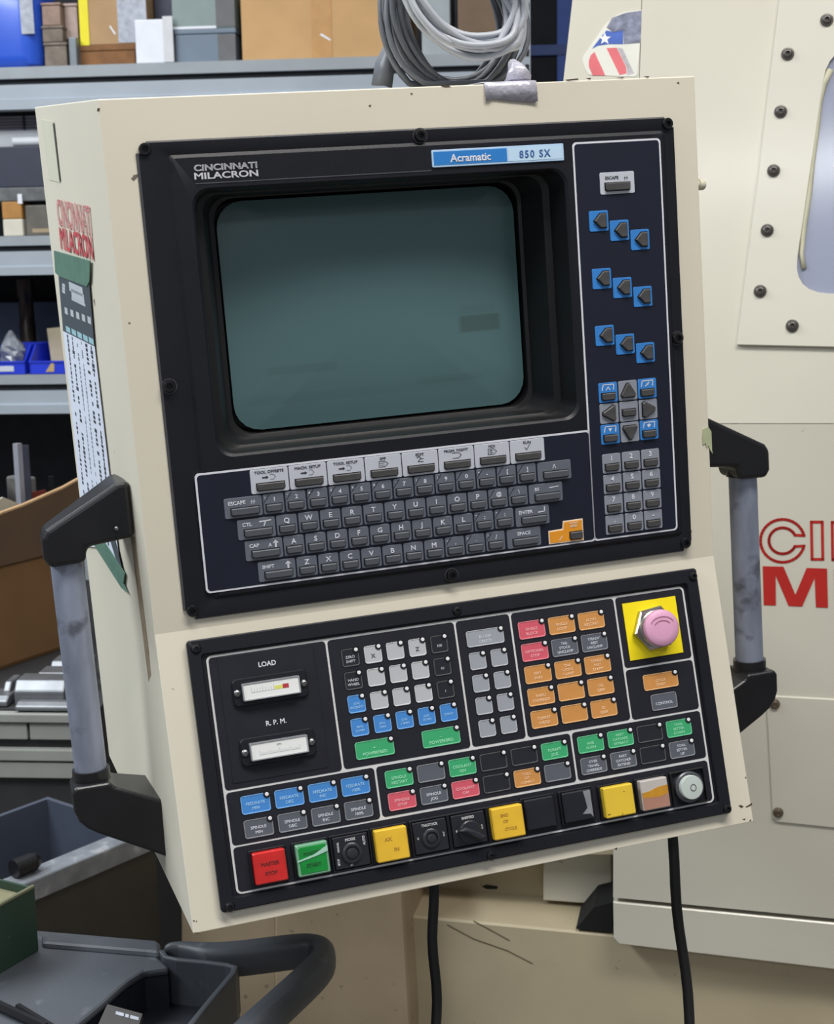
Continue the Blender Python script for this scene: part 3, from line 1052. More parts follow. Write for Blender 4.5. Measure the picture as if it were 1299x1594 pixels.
# meters
mp = MB().prism(rrect(-.2040, -.1243, -.1268, -.0250, .001), zm - .0004, zm + .0005, bev=.0003)
mpo = cbuild('meter_plate', mp, M_PANEL2, ML)
lm = MB(); text(lm, 'LOAD', -.1640, -.0354, .0040, z=zm + .0008)
build('legend', lm, M_WHITE, mpo, ML)
lm = MB(); text(lm, 'R. P. M.', -.1630, -.0832, .0040, z=zm + .0008)
build('legend', lm, M_WHITE, mpo, ML)
zq = zm + .0005
PANH = MB(); PANH.lathe([(.0031, 0), (.0031, .0008), (.0024, .0018), (.0010, .0022), (.0007, .0012)], 14)
PAN_ME = PANH.mesh('screw', M_STEEL, 40)
for d0, kind in ((44.3, 'load'), (92.4, 'rpm')):
    cx, cy = -.1642, -(d0 + 11.2) * mm
    M = ML @ T(cx, cy, zq)
    m = MB()
    o_ = rrect(-.0308, .0308, -.0112, .0112, .004); i_ = rrect(-.0236, .0236, -.0072, .0072, .0008)
    m.loops([[(x, y, 0) for x, y in o_], [(x, y, .0022) for x, y in o_], [(x, y, .0030) for x, y in inset(o_, .0008)], [(x, y, .0030) for x, y in i_], [(x, y, .0012) for x, y in i_]], cap1=True)
    mo = cbuild('meter', m, M_BLK, M, label='load meter with green, yellow and red zones' if kind == 'load' else 'spindle speed meter')
    di = MB()
    di.box(-.0229, .0229, -.0064, .0064, .0013, .0075)
    build('dial', di, M_DIAL, mo, M)
    sc_ = MB()
    if kind == 'load':
        sc_.box(.0025, .0092, -.0012, .0018, .0075, .00765, m=1)
        sc_.box(.0092, .0142, -.0012, .0022, .0075, .0077, m=2)
        for i in range(9):
            sc_.box(-.0165 + i * .0023, -.0163 + i * .0023, -.0010, .0022 if i % 4 else .0036, .0075, .0076)
        sc_.box(-.0165, .0025, -.0012, -.0009, .0075, .0076)
    else:
        for i in range(21):
            sc_.box(-.0165 + i * .00165, -.01628 + i * .00165, -.0030, -.0012 if i % 5 else .0002, .0075, .0076)
        sc_.box(-.0165, .0167, -.0032, -.0030, .0075, .0076)
        text(sc_, 'RPM', 0, .0030, .0016, z=.0076)
    build('scale', sc_, [mat('scale_grey', (150, 158, 170), .5), mat('scale_yellow_green', (214, 214, 110), .5), mat('scale_red', (176, 56, 66), .5)], mo, M)
    fr_ = MB()
    o2 = rrect(-.0236, .0236, -.0071, .0071, .001)
    i2 = rrect(-.0227, .0227, -.0062, .0062, .001)
    fr_.loops([[(x, y, .0014) for x, y in o2], [(x, y, .0082) for x, y in o2], [(x, y, .0082) for x, y in i2], [(x, y, .0075) for x, y in i2]], cap1=False)
    build('window_rim', fr_, mat('clear_plastic_rim', (150, 152, 158), .2, var=.1), mo, M)
    for sx in (-1, 1):
        obj('screw', PAN_ME, mo, ML @ T(cx + sx * .0275, cy, zq + .0030))
# emergency stop
ep = MB().box(.1528, .2040, -.0803, -.0302, zm - .0003, zm + .0008)
eo = cbuild('emergency_stop', ep, M_YEL, ML, label='emergency stop with yellow backing plate and faded pink mushroom button')
ec = (.1784, -.0552)
nt_ = MB().lathe([(.0198, zm + .0008), (.0204, zm + .0018), (.0204, zm + .0066), (.0190, zm + .0080), (.0152, zm + .0080)], 6, ec, ang=.12)
nt_.lathe([(.0160, zm + .0070), (.0160, zm + .0105), (.0150, zm + .0112), (.0138, zm + .0112)], 24, ec)
build('nut', nt_, M_CHROME, eo, ML, smooth=30)
kb = MB().lathe([(.0130, zm + .006), (.0135, zm + .013), (.0158, zm + .0145), (.0162, zm + .0165), (.0160, zm + .0195), (.0150, zm + .0206), (.009, zm + .0211), (.002, zm + .0212)], 32, ec)
build('mushroom_cap', kb, M_PINK, eo, ML, smooth=50)
ar = MB()
arc = [(ec[0] + .0080 * math.cos(R(a)), ec[1] + .0010 + .0055 * math.sin(R(a))) for a in range(150, 25, -12)]
stroke(ar, arc, .0006, zm + .0216)
arc = [(ec[0] + .0110 * math.cos(R(a)), ec[1] + .0030 + .0068 * math.sin(R(a))) for a in range(160, 15, -12)]
stroke(ar, arc, .0006, zm + .0215)
build('arrow_mark', ar, M_PINKD, eo, ML)

# bottom row of square push buttons
BD0 = 182.9


def pbtn(x0, w, label, cap=None, h=26.2, top=.0085, d0=BD0, name='push_button', housing=True):
    cx, cy = (x0 + w / 2) * mm, -(d0 + h / 2) * mm
    M = ML @ T(cx, cy, zm)
    m = MB()
    ow, oh = w * mm / 2 + .0022, h * mm / 2 + .0016
    o_ = rrect(-ow, ow, -oh, oh, .001); i_ = rrect(-ow + .0016, ow - .0016, -oh + .0013, oh - .0013, .0008)
    m.loops([[(x, y, -.0004) for x, y in o_], [(x, y, .0026) for x, y in o_], [(x, y, .0032) for x, y in inset(o_, .0006)], [(x, y, .0032) for x, y in i_], [(x, y, -.0002) for x, y in i_]], cap1=True)
    k = cbuild(name, m, M_DEEP if not housing else M_BLK, M, label=label)
    if cap:
        c = MB().prism(rect_pts(w * mm, h * mm, .0012), 0, top, bev=.0010)
        build('cap', c, cap, k, M)
    return k, M


def faded(k, M, lines, mt, top=.0085, lh=.0030):
    lm = MB()
    for s, x, y in lines:
        text(lm, s, x, y, lh, z=top + .0002)
    build('legend', lm, mt, k, M)


k, M = pbtn(-197.4, 26.2, 'red illuminated master stop push button', M_REDC, 25.2, .0100)
faded(k, M, [('MASTER', 0, .0030, 0), ][:1] and [('MASTER', 0, .0030), ('STOP', 0, -.0045)], M_INKR, .0100)
k, M = pbtn(-162.4, 26.2, 'green illuminated master start push button with torn clear tape', M_CLEARG, 25.6, .0095)
c = MB().prism(rect_pts(.0225, .0215, .001), .0090, .0100, bev=.0003)
build('lens', c, M_GRNC, k, M)
faded(k, M, [('MASTER', 0, .0052), ('START', 0, -.0042)], M_INKG, .0101)
tpm = MB().prism(ccw([(-.0130, -.0006), (-.0128, .0006), (.0010, .0036), (.0128, .0092), (.0126, .0046), (.0030, .0022)]), .0100, .0105)
build('tape_strip', tpm, mat('clear_tape_glare', (166, 206, 190), .15, var=.1, coat=.5), k, M)
k, M = pbtn(-131.0, 30.0, 'black key switch with rotated white legends', None, 27.0)


def keyswitch(k, M, kind):
    pl = MB().prism(rect_pts(.0292, .0262, .001), -.0002, .0036, bev=.0006)
    build('switch_plate', pl, M_DRK, k, M)
    if kind != 'selector':
        r_ = .0066 if kind == 'tail' else .0072
        b = MB().lathe([(r_ + .0012, .0036), (r_ + .0012, .0052), (r_, .0060), (r_ - .0012, .0060), (r_ - .0016, .0042)], 24, (0, -.0012))
        b.lathe([(r_ - .003, .0040), (r_ - .003, .0062), (r_ - .0042, .0066)], 20, (0, -.0012))
        b.box(-.0006, .0006, -.0034, .0010, .0062, .0068)
        build('key_barrel', b, mat('switch_barrel', (58, 60, 66), .3, .4, var=.15), k, M, smooth=35)
    else:
        b = MB().lathe([(.0095, .0036), (.0095, .0060), (.0085, .0068)], 24, (0, -.0020))
        lev = ccw([(-.0115, .0018), (-.0060, .0036), (.0040, -.0015), (.0110, -.0068), (.0070, -.0098), (.0015, -.0070), (-.0040, -.0028), (-.0110, .0002)])
        b.prism(lev, .0060, .0150, bev=.0016)
        build('selector_lever', b, mat('selector_black', (38, 40, 47), .3, var=.15), k, M, smooth=35)
    lm = MB()
    if kind == 'mode':
        text(lm, 'MODE', 0, .0098, .0022, z=.0038)
        text(lm, 'MANUAL', -.0108, .0050, .0018, z=.0038, rot=R(90), sx=.8)
        text(lm, 'SETUP', -.0118, -.0070, .0018, z=.0038, rot=R(90), sx=.8)
        text(lm, 'AUTO', .0112, .0070, .0020, z=.0038, rot=R(90))
        text(lm, 'IN', -.0012, -.0108, .0016, z=.0038)
    else:
        text(lm, 'TAILSTOCK' if kind == 'tail' else 'BARFEED', 0, .0098, .0022, z=.0038, sx=.9)
        text(lm, 'IN', -.0112, 0, .0014, z=.0038, rot=R(90)); text(lm, 'OUT', .0112, 0, .0014, z=.0038, rot=R(90))
    build('legend', lm, M_WLINE if kind != 'x' else M_WHITE, k, M)


keyswitch(k, M, 'mode')
k, M = pbtn(-96.4, 27.2, 'yellow push button with faded AX legend', M_YLW, 26.4, .0100)
faded(k, M, [('AX', -.0030, .0050), ('IN', .0030, -.0040)], M_INKF, .0100, .0032)
k, M = pbtn(-62.8, 29.6, 'black tailstock key switch', None, 27.4); keyswitch(k, M, 'tail')
k, M = pbtn(-29.8, 31.0, 'black barfeed selector with pointed lever', None, 27.4); keyswitch(k, M, 'selector')
k, M = pbtn(5.0, 27.5, 'yellow push button with faded END OF legend', M_YLW, 26.4, .0100)
faded(k, M, [('END', -.0030, .0066), ('OF', -.0026, .0016), ('CYCLE', .0010, -.0050)], M_INKF, .0100, .0026)
for x0, lab in ((36.0, 'plain black blanking cap'), (70.5, 'black blanking cap with worn pale edge')):
    k, M = pbtn(x0, 26.6, lab, M_PANEL2, 25.6, .0062, 181.6)
    if x0 > 60:
        wp = MB().prism(ccw([(.0058, .0118), (.0122, .0118), (.0122, -.0112), (.0100, -.0080), (.0030, -.0072), (.0078, -.0030), (.0070, .0040)]), .0061, .0065)
        build('worn_edge', wp, mat('worn_grey', (128, 130, 138), .45, var=.15, scale=90), k, M)
k, M = pbtn(106.8, 27.3, 'yellow push button with dark scratches', M_YLW2, 26.2, .0100)
k, M = pbtn(141.5, 25.6, 'white push button worn to amber and dusky bands', M_CAPW, 26.0, .0095)
w = MB().prism(ccw([(-.0122, -.0018), (-.0122, .0026), (-.0050, .0034), (.0030, .0056), (.0122, .0062), (.0122, -.0008), (.0040, -.0030)]), .0094, .0098)
build('worn_band', w, M_CAPO, k, M)
w = MB().prism(ccw([(-.0122, -.0018), (.0040, -.0030), (.0122, -.0008), (.0122, -.0120), (-.0122, -.0120)]), .0094, .0097)
build('worn_band', w, M_CAPP, k, M)
k, M = pbtn(175.2, 29.0, 'round pale push button marked with a circle', None, 27.2, d0=183.0, housing=False)
b = MB().lathe([(.0135, -.0002), (.0135, .0046), (.0125, .0054), (.0112, .0054), (.0110, .0020)], 32, (-.0002, .0002))
build('button_collar', b, mat('collar_grey', (84, 86, 92), .3, .3), k, M, smooth=35)
b = MB().lathe([(.0106, .0010), (.0106, .0086), (.0100, .0094), (.004, .0098), (.001, .0098)], 32, (-.0002, .0002))
build('round_cap', b, M_WHC, k, M, smooth=40)
lm = MB(); stroke(lm, [(.0006 + .0026 * math.cos(R(a)), .0 + .0028 * math.sin(R(a))) for a in range(0, 361, 20)], .0006, .0101)
build('legend', lm, M_GRY, k, M)

# handles
for sgn in (-1, 1):
    M = MC
    g = MB().tube([(sgn * .3095, .085 - .23 * i / 6, -.050) for i in range(7)], .0132, 20)
    h = cbuild('handle', g, M_GRIP, M, smooth=50, label='worn aluminium grip bar on the left flank' if sgn < 0 else 'worn aluminium grip bar on the right flank')
    up_ = [(-.2545, .1220), (-.2545, .0760), (-.2930, .0720), (-.2955, .0600), (-.3235, .0590), (-.3275, .0660), (-.3275, .0840), (-.3235, .0900), (-.2650, .1210)]
    lo_ = [(-.2545, -.1490), (-.2930, -.1300), (-.2960, -.1255), (-.3250, -.1255), (-.3275, -.1300), (-.3275, -.1460), (-.3245, -.1550), (-.3185, -.1620), (-.3100, -.1680), (-.2545, -.2000)]
    for pl in (up_, lo_):
        pts = ccw([(-sgn * x, y) if sgn > 0 else (x, y) for x, y in pl])
        b = MB()
        zb_ = lambda x: -.100 + .034 * min(1, max(0, (abs(x) - .2545) / .045))
        b.loops([[(x, y, zb_(x)) for x, y in pts], [(x, y, -.0295) for x, y in pts]], cap0=True)
        bo = build('bracket', b, M_BRKT, h, M)
        bevel(bo, .0040, 3, 30)
    for y in (.0685, -.125):
        c = MB().tube([(sgn * .3095, y - .008, -.050), (sgn * .3095, y + .008, -.050)], .0155, 20)
        build('collar', c, M_BRKT, h, M, smooth=50)
    if sgn < 0:
        pin = MB().lathe([(.0018, 0), (.0018, .001), (.001, .0016)], 10)
        build('pin', pin, M_STEEL, h, M @ T(-.2685, .0850, -.0290), smooth=True)
gq = [uv(MC, x, y, .0006) for x, y in ((1095, 668), (1103, 664), (1108, 672), (1109, 700), (1110, 706), (1106, 700), (1103, 693), (1101, 697), (1099, 690), (1095, 692), (1094, 680))]
cbuild('tape_scrap', MB().prism(ccw(gq), .0, .0008), M_PTAPE, MC, label='torn pale green tape scrap at the right edge')
# chipped paint along the console's edges
M_CHIPP = mat('bare_chipped_metal', (74, 58, 46), .7, var=.3, scale=90)
for F_, pts in ((MC, ((152, 168), (156, 169), (154, 174), (151, 173))), (MC, ((687, 134), (697, 132), (702, 135), (694, 136))), (MC, ((880, 124), (900, 122), (901, 124), (884, 126))),
                (MC, ((912, 122), (921, 121), (919, 124))), (MC, ((958, 121), (972, 120), (970, 122))), (MC, ((1002, 119), (1012, 118.5), (1009, 121))), (MC, ((1054, 129), (1057, 127), (1058, 131))),
                (MC, ((574, 164), (578, 163), (577, 167))), (MC, ((639, 145), (643, 145), (641, 148))),
                (ML, ((1150, 1254), (1154, 1253), (1158, 1255), (1155, 1258))), (ML, ((1161, 1256), (1171, 1250), (1171.5, 1253), (1163, 1257))),
                (ML, ((1156, 1275), (1161, 1274), (1160, 1277))), (ML, ((1167, 1277), (1170, 1275), (1169, 1279))), (ML, ((1160, 1210), (1162, 1209), (1162, 1212))),
                (ML, ((300, 1433), (303, 1432), (303, 1435))), (ML, ((305, 1433), (307, 1433), (306, 1436))), (ML, ((302, 1451), (312, 1452), (308, 1454))), (ML, ((956, 1322), (961, 1319), (961, 1323)))):
    cbuild('paint_chip', MB().prism(ccw(uvs(F_, pts)), -.0002, .00025), M_CHIPP, F_)

# cables hanging from the underside
def hang(px_top, py_top, px_b, py_b, depth, r):
    a = at(px_top, py_top, depth); b = at(px_b, py_b, depth * 1.0)
    pts = []
    d = (b - a)
    for i in range(26):
        t = -0.25 + 3.0 * i / 25
        p = a + d * t + Vector((0.0015 * math.sin(i * .9), 0.001 * math.cos(i * .7), 0))
        if p.z < 0.012:
            p.z = 0.012 + 0.0
        pts.append(p)
    return pts


for a in ((674, 1386, 679, 1594, 1.30, .0048), (1046, 1310, 1074, 1594, 1.36, .0050)):
    pts = hang(*a)
    build('cable', MB().tube(pts, a[5], 10), M_CABLE, root, Matrix.Identity(4), smooth=True, label='black cable hanging from the underside')
# ================================================================== DRILL CHART taped to the console's left flank
chart = thing('wall_chart', 'long narrow printed chart taped to the left flank of the beige console', 'chart', FL @ T(*flank(160, 860), 0))


def fl(name, pts, z0, z1, mt, label=None):
    return build(name, MB().prism(ccw([flank(x, y, z0) for x, y in pts]), z0, z1), mt, chart, FL, label=label)


sheet = fl('sheet', [(99, 515), (147.5, 539), (186, 872), (150, 852), (134, 850)], .0012, .0016, M_PAPER)
head = fl('header', [(91, 420), (139, 436), (147.5, 539), (99, 515)], .0012, .0017, M_CHARTH)
fl('tape', [(85, 390), (141, 406), (140, 438), (136, 446), (93, 430), (87, 424)], .0017, .0024, M_GTAPE, 'green tape across the top of the chart')
fl('tape', [(146, 846), (160, 838), (172, 856), (190, 884), (195, 893), (193, 908), (199, 922), (190, 915), (176, 893)], .0017, .0024, M_GTAPE, 'loose green tape hanging from the bottom')
fl('edge_strip', [(171, 838), (179, 838), (190, 884), (184, 880)], .0018, .0021, M_CHARTH)
pr = MB()


def lerp(a, b, t):
    return (a[0] + (b[0] - a[0]) * t, a[1] + (b[1] - a[1]) * t)


random.seed(3)
for r in range(46):
    tv = (r + .5) / 46
    pl, pr_ = lerp((99, 517), (133, 846), tv), lerp((147.5, 541), (184, 860), tv)
    for c_, (u, wd) in enumerate(((.12, .07), (.27, .08), (.42, .05), (.56, .05), (.72, .08), (.88, .08))):
        if random.random() < .16:
            continue
        p = lerp(pl, pr_, u)
        q = flank(p[0], p[1], .0017)
        h = random.uniform(.0011, .0019)
        w_ = wd * .05 * random.uniform(.5, 1.3)
        pr.poly([(q[0] - w_, q[1] - h, .0017), (q[0] + w_, q[1] - h, .0017), (q[0] + w_, q[1] + h, .0017), (q[0] - w_, q[1] + h, .0017)], 0 if c_ not in (2, 3) else 1)
build('print', pr, [M_INK, mat('chart_print_grey', (120, 130, 142), .6)], chart, FL)
hp = MB()
for px, py, w_, h in [(118, 450, .03, .004), (121, 461, .028, .004), (122, 470, .03, .0012)] + [(103 + i * 9, 484 + i * 3.6, .007, .003) for i in range(5)] + [(99 + 0 * i, 444 + i * 5, .007, .0014) for i in range(3)]:
    q = flank(px, py, .0018)
    hp.poly([(q[0] - w_, q[1] - h, .0018), (q[0] + w_, q[1] - h + .0, .0018), (q[0] + w_, q[1] + h, .0018), (q[0] - w_, q[1] + h, .0018)])
for i in range(5):
    q = flank(106 + i * 9, 513 + i * 4.4, .0018)
    hp.poly([(q[0] - .01, q[1] - .0025, .0018), (q[0] + .01, q[1] - .0025, .0018), (q[0] + .01, q[1] + .0025, .0018), (q[0] - .01, q[1] + .0025, .0018)], 1)
build('print', hp, [mat('chart_white_print', (176, 182, 188), .6), M_CHARTB], chart, FL)

# ================================================================== CABLE COILS lying on top of the console
ctop = lambda z: HT + (RT - HT) * (z / RZ)


def coil(name, label, cx, cy, ax, ay, tilt, n, thick, r, mt, zc, zj, group=None, seed=1):
    random.seed(seed)
    c = uv(MC, cx, cy, zc)
    sc_ = 1.0 / 1720.0
    root_ = thing(name, label, 'cable', MC @ T(c[0], ctop(zc), zc))
    for i in range(n):
        f = 1 + thick * (random.random() - .5)
        f2 = 1 + thick * (random.random() - .5)
        ph, dz = random.uniform(0, 6.28), random.uniform(-zj, zj)
        tl = tilt + random.uniform(-.10, .10)
        ox, oy = random.uniform(-.006, .006), random.uniform(-.006, .006)
        pts = []
        for k_ in range(40):
            a = 2 * math.pi * k_ / 40
            x, y = ax * sc_ * f * math.cos(a), ay * sc_ * f2 * math.sin(a)
            X = c[0] + ox + x * math.cos(tl) - y * math.sin(tl) + .0012 * math.sin(5 * a + ph)
            Y = c[1] + oy + x * math.sin(tl) + y * math.cos(tl) + .0012 * math.cos(4 * a + ph)
            Z = zc + dz + .004 * math.sin(2 * a + ph)
            Y = max(Y, ctop(Z) + r + .0005)
            pts.append((X, Y, Z))
        build('cable_loop', MB().tube(pts, r, 8, closed=True), mt, root_, MC, smooth=True)
    return root_


M_CBL1 = mat('pale_grey_cable', (166, 171, 180), .42, var=.06, scale=60)
M_CBL2 = mat('mid_grey_cable', (88, 92, 100), .45, var=.12, scale=60)
coil('cable_coil', 'pale grey cable coil lying tilted on top of the darker coil', 724, -6, 90, 60, R(-34), 10, .32, .0029, M_CBL1, -.055, .010, seed=4)
dk = coil('cable_coil', 'darker grey cable coil standing on the console top behind the pale coil', 708, 26, 92, 116, R(10), 22, .30, .0025, M_CBL2, -.095, .018, seed=9)
st = MB()
lp = []
for px, py in ((617, 62), (600, 76), (588, 100), (582, 134)):
    x, y = uv(MC, px, py, -.13); y = max(y, ctop(-.13) + .002)
    x2, y2 = uv(MC, px + 26 - (px - 582) * .35, py + 4, -.12); y2 = max(y2, ctop(-.12) + .002)
    lp.append([(x, y, -.13), ((x + x2) / 2, (y + y2) / 2, -.118), (x2, y2, -.12)])
st.loops(lp, closed=False, cap1=False)
o = build('flat_tail', st, M_CBL2, dk, MC, smooth=True)
s_ = o.modifiers.new('thick', 'SOLIDIFY'); s_.thickness = .003

# ================================================================== MACHINE TOOL at the right
YAW = R(12)
mh = Vector((math.cos(YAW), -math.sin(YAW), 0)); mn = Vector((-math.sin(YAW), -math.cos(YAW), 0)); mz = Vector((0, 0, 1))
MF = frame(at(1200, 660, 1.86), mh, mz, mn)
TB = R(8)
MU = MF @ Matrix.Rotation(-TB, 4, 'X')
machine = thing('lathe_enclosure', 'big beige machine tool enclosure with bolted window plate and red lettering at right', 'machine',
                frame(Vector((MF.translation.x, MF.translation.y, 0)), mh, mz, mn))


def mpan(name, pts, z0, z1, mt=M_MACH, F=None, bev=0.0, label=None, parent=None, zpx=None):
    F = F or MF
    p = ccw(uvs(F, pts, z1 if zpx is None else zpx))
    return build(name, MB().prism(p, z0, z1, bev=bev), mt, parent or machine, F, label=label)


mpan('upper_guard', [(1004, -120), (996, 130), (978, 659), (1800, 659), (1800, -120)], -.06, 0, M_MACH, MU, 0)
mpan('corner_strip', [(905, -120), (877, 130), (830, 659), (977, 659), (995, 130), (1003, -120)], -.06, -.0012, M_MACH, MU, 0)
mpan('front_panel', [(957, 660), (1800, 660), (1800, 1478), (955, 1397)], -.06, 0, M_MACH, MF, 0)
mpan('front_panel', [(955, 1404), (1800, 1486), (1800, 1568), (964, 1470), (956, 1461)], -.06, 0, M_MACH, MF, .0015)
mpan('inner_body', [(600, 661), (1800, 661), (1800, 1530), (958, 1440), (955, 1330), (600, 1330)], -.30, -.062, M_MACHD, MF)
# lower ledge
mpan('lower_panel', [(560, 1418), (1800, 1535), (1800, 3400), (560, 3400)], -.20, -.035, M_MACHD, MF, .003)
mpan('rear_ledge', [(600, 1330), (848, 1330), (848, 1403), (600, 1384)], -.22, -.14, M_MACHD, MF, .002)
mpan('corner_block', [(846, 1325), (953, 1325), (953, 1398), (925, 1408), (846, 1402)], -.22, -.11, M_MACH, MF, .002)
mpan('dark_gap', [(897, 1446), (953, 1452), (953, 1405), (925, 1412)], -.20, -.0345, mat('black_gap', (8, 8, 9), .9), MF)  # black block put in for the shaded hole in the ledge
mpan('slot', [(750, 1380), (758, 1377), (776, 1380), (774, 1384), (758, 1384)], -.20, -.1395, M_DEEP, MF)
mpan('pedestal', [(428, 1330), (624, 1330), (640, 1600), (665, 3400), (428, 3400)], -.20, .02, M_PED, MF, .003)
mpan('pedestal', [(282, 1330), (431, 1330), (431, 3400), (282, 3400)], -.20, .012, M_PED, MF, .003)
for pts in (((738, 1434), (764, 1448), (793, 1464)), ((697, 1440), (738, 1462), (790, 1480), (829, 1500))):
    sm_ = MB(); stroke(sm_, uvs(MF, pts, -.0345), .0018, -.0345)
    build('scratch', sm_, mat('scratch_brown', (96, 80, 62), .7), machine, MF)
# cover plate
cp = ccw(uvs(MF, [(1193, 1087), (1199, 1083), (1800, 1116), (1800, 1340), (1210, 1280), (1203, 1274)], .003))
cpo = build('cover_plate', MB().prism(cp, 0, .003, bev=.0012), M_MACH, machine, MF)
for px, py in ((1206.5, 1096.5), (1212, 1265.5)):
    x, y = uv(MF, px, py, .005)
    m = MB().lathe([(.0072, 0), (.0072, .001), (.0058, .0034), (.0030, .0044), (.0026, .0030)], 18)
    build('screw', m, mat('dull_screw', (120, 108, 92), .4, .7, var=.2), cpo, MF @ T(x, y, .003), smooth=40)


def mq(px, py, z=.0006):
    return uv(MF, px, py, z)


# red lettering, cut off by the picture's edge: outlined C I N above a solid M I
lt = MB()


def crop(x, y):
    return mq(1080 + x / 5.932, 760 + y / 5.932)


def ell(cx, cy, rx, ry, a0, a1, n=26):
    return [crop(cx + rx * math.cos(R(a0 + (a1 - a0) * i / n)), cy + ry * math.sin(R(a0 + (a1 - a0) * i / n))) for i in range(n + 1)]


SWD = .0036
o_ = ell(824, 485, 204, 198, -14, -346, 34)
i_ = ell(824, 485, 126, 120, -26, -334, 30)
pth = o_ + i_[::-1]
stroke(lt, pth + [pth[0]], SWD, .0006)
for x0, x1, y0, y1 in ((1090, 1190, 312, 656),):
    stroke(lt, [crop(x0, y0), crop(x1, y0), crop(x1 + 6, y1), crop(x0 + 6, y1), crop(x0, y0)], SWD, .0006)
nx = 1282
stroke(lt, [crop(nx, 315), crop(nx + 120, 315), crop(nx + 270, 520), crop(nx + 270, 318), crop(nx + 370, 318), crop(nx + 376, 665), crop(nx + 260, 665), crop(nx + 110, 460), crop(nx + 110, 662), crop(nx + 6, 660), crop(nx, 315)], SWD, .0006)
build('brand_lettering', lt, M_REDP, machine, MF, label='red outlined letters')
lt = MB()
mpoly = [(640, 720), (832, 724), (942, 985), (1046, 736), (1234, 742), (1244, 1104), (1132, 1101), (1120, 830), (1005, 1093), (880, 1088), (760, 806), (762, 1083), (650, 1080)]
lt.poly([(a, b, .0006) for a, b in ccw([crop(x, y) for x, y in mpoly])])
for quad in ([(1300, 742), (1410, 745), (1418, 1108), (1308, 1105)],):
    q = [crop(x, y) for x, y in quad]
    lt.poly([(a, b, .0006) for a, b in ccw(q)])
build('brand_lettering', lt, M_REDP, machine, MF, label='solid red letters')


# window plate with rounded opening
def rquad(c, r, n=6):
    """quad with filleted corners, counter-clockwise, n+1 points per corner"""
    c = ccw(c); out = []
    for i in range(4):
        p, a, b = Vector(c[i]), Vector(c[i - 1]), Vector(c[(i + 1) % 4])
        pa, pb = p + (a - p).normalized() * r, p + (b - p).normalized() * r
        for k_ in range(n + 1):
            t = k_ / n
            out.append(tuple(pa * (1 - t) ** 2 + p * 2 * t * (1 - t) + pb * t * t))
    return out


WT = .0065
oq = uvs(MU, [(1148, 537), (1800, 552), (1800, -160), (1222, -60)], WT)
hq = uvs(MU, [(1234, 455), (1700, 470), (1720, 60), (1290, 70)], WT)
ol, hl = rquad(oq, .002), rquad(hq, .045)
# start both loops at the corner nearest to the lower left so the bridge does not twist
wp = MB()
wp.loops([[(x, y, 0) for x, y in ol], [(x, y, WT - .001) for x, y in ol], [(x, y, WT) for x, y in inset(ol, .001)], [(x, y, WT) for x, y in hl], [(x, y, -.005) for x, y in hl]], cap1=False)
wpo = build('window_plate', wp, mat('window_plate_paint', (205, 202, 190), .30, coat=.3, var=.03, scale=5, bump=.03, bscale=160), machine, MU)
pane = MB().prism(inset(hl, .0005), .0002, .0012)
build('pane', pane, mat('scuffed_window', (146, 152, 174), .12, var=.05, scale=5, spec=.6), wpo, MU, label='greyish scuffed window pane')
bead = MB()
edge = [hl[i] for i in range(len(hl))]
random.seed(5)
ed = uvs(MU, [(1292, 108), (1281, 130), (1275, 160), (1270, 200), (1264, 250), (1258, 300), (1252, 350), (1247, 395), (1250, 418)], .004)
bead.tube([(x + .001 + random.uniform(-.0008, .0008), y, .002) for x, y in ed], [random.uniform(.003, .005) for _ in ed], 8)
build('sealant_bead', bead, mat('cream_sealant', (190, 188, 166), .6, var=.1), wpo, MU, smooth=True)
hb = MB()
hb.lathe([(.0082, 0), (.0082, .0012), (.0074, .0028), (.0062, .0030), (.0060, .0038), (.0052, .0052), (.0038, .0058), (.0026, .0058)], 20, cap1=False)
hb.lathe([(.0026, .0058), (.0026, .0022)], 6)
HB_ME = hb.mesh('bolt', M_BOLT, 40)
for px, py in ((1288, 30), (1227, 83), (1216, 173), (1205, 265), (1195, 358), (1184, 453), (1234, 507)):
    x, y = uv(MU, px, py, WT + .003)
    obj('bolt', HB_ME, wpo, MU @ T(x, y, WT))

# worn flag sticker on the corner strip
ZS = -.0006


def sk(px, py):
    return uv(MU, 880 + px / 9.28, py / 9.28, ZS)


fs = build('flag_sticker', MB().prism(ccw([sk(*p) for p in ((250, 860), (270, 800), (580, 355), (740, 220), (860, 170), (1140, 140), (1085, 640), (1045, 1080), (1010, 1110), (340, 1080), (280, 980))]), -.0014, ZS),
           mat('sticker_clear', (216, 216, 208), .4, var=.04), machine, MU, label='worn star-and-stripes sticker')
for pts, mt in (([(390, 705), (500, 560), (600, 440), (700, 460), (840, 430), (840, 640), (640, 640), (480, 660)], mat('sticker_blue', (58, 92, 176), .5, var=.25, scale=90)),
                ([(600, 400), (680, 260), (880, 185), (1130, 150), (1085, 620), (850, 640), (840, 440), (700, 470)], mat('sticker_scraped', (122, 126, 148), .6, var=.45, scale=110)),
                ([(425, 750), (560, 1040), (580, 1090), (400, 1090), (345, 960), (345, 880), (370, 800)], mat('sticker_red', (214, 104, 112), .5, var=.1)),
                ([(600, 695), (745, 690), (880, 960), (890, 1060), (790, 1085), (700, 900)], MATS['sticker_red']),
                ([(750, 690), (830, 700), (1000, 1060), (900, 1085), (890, 960)], mat('sticker_residue', (176, 172, 178), .6, var=.2, scale=100))):
    build('sticker_patch', MB().prism(ccw([sk(*p) for p in pts]), ZS - .0002, ZS + .0002), mt, fs, MU)
star = []
for i in range(10):
    rr_ = 92 if i % 2 == 0 else 40
    star.append(sk(575 + rr_ * math.sin(R(36 * i)), 560 - rr_ * math.cos(R(36 * i))))
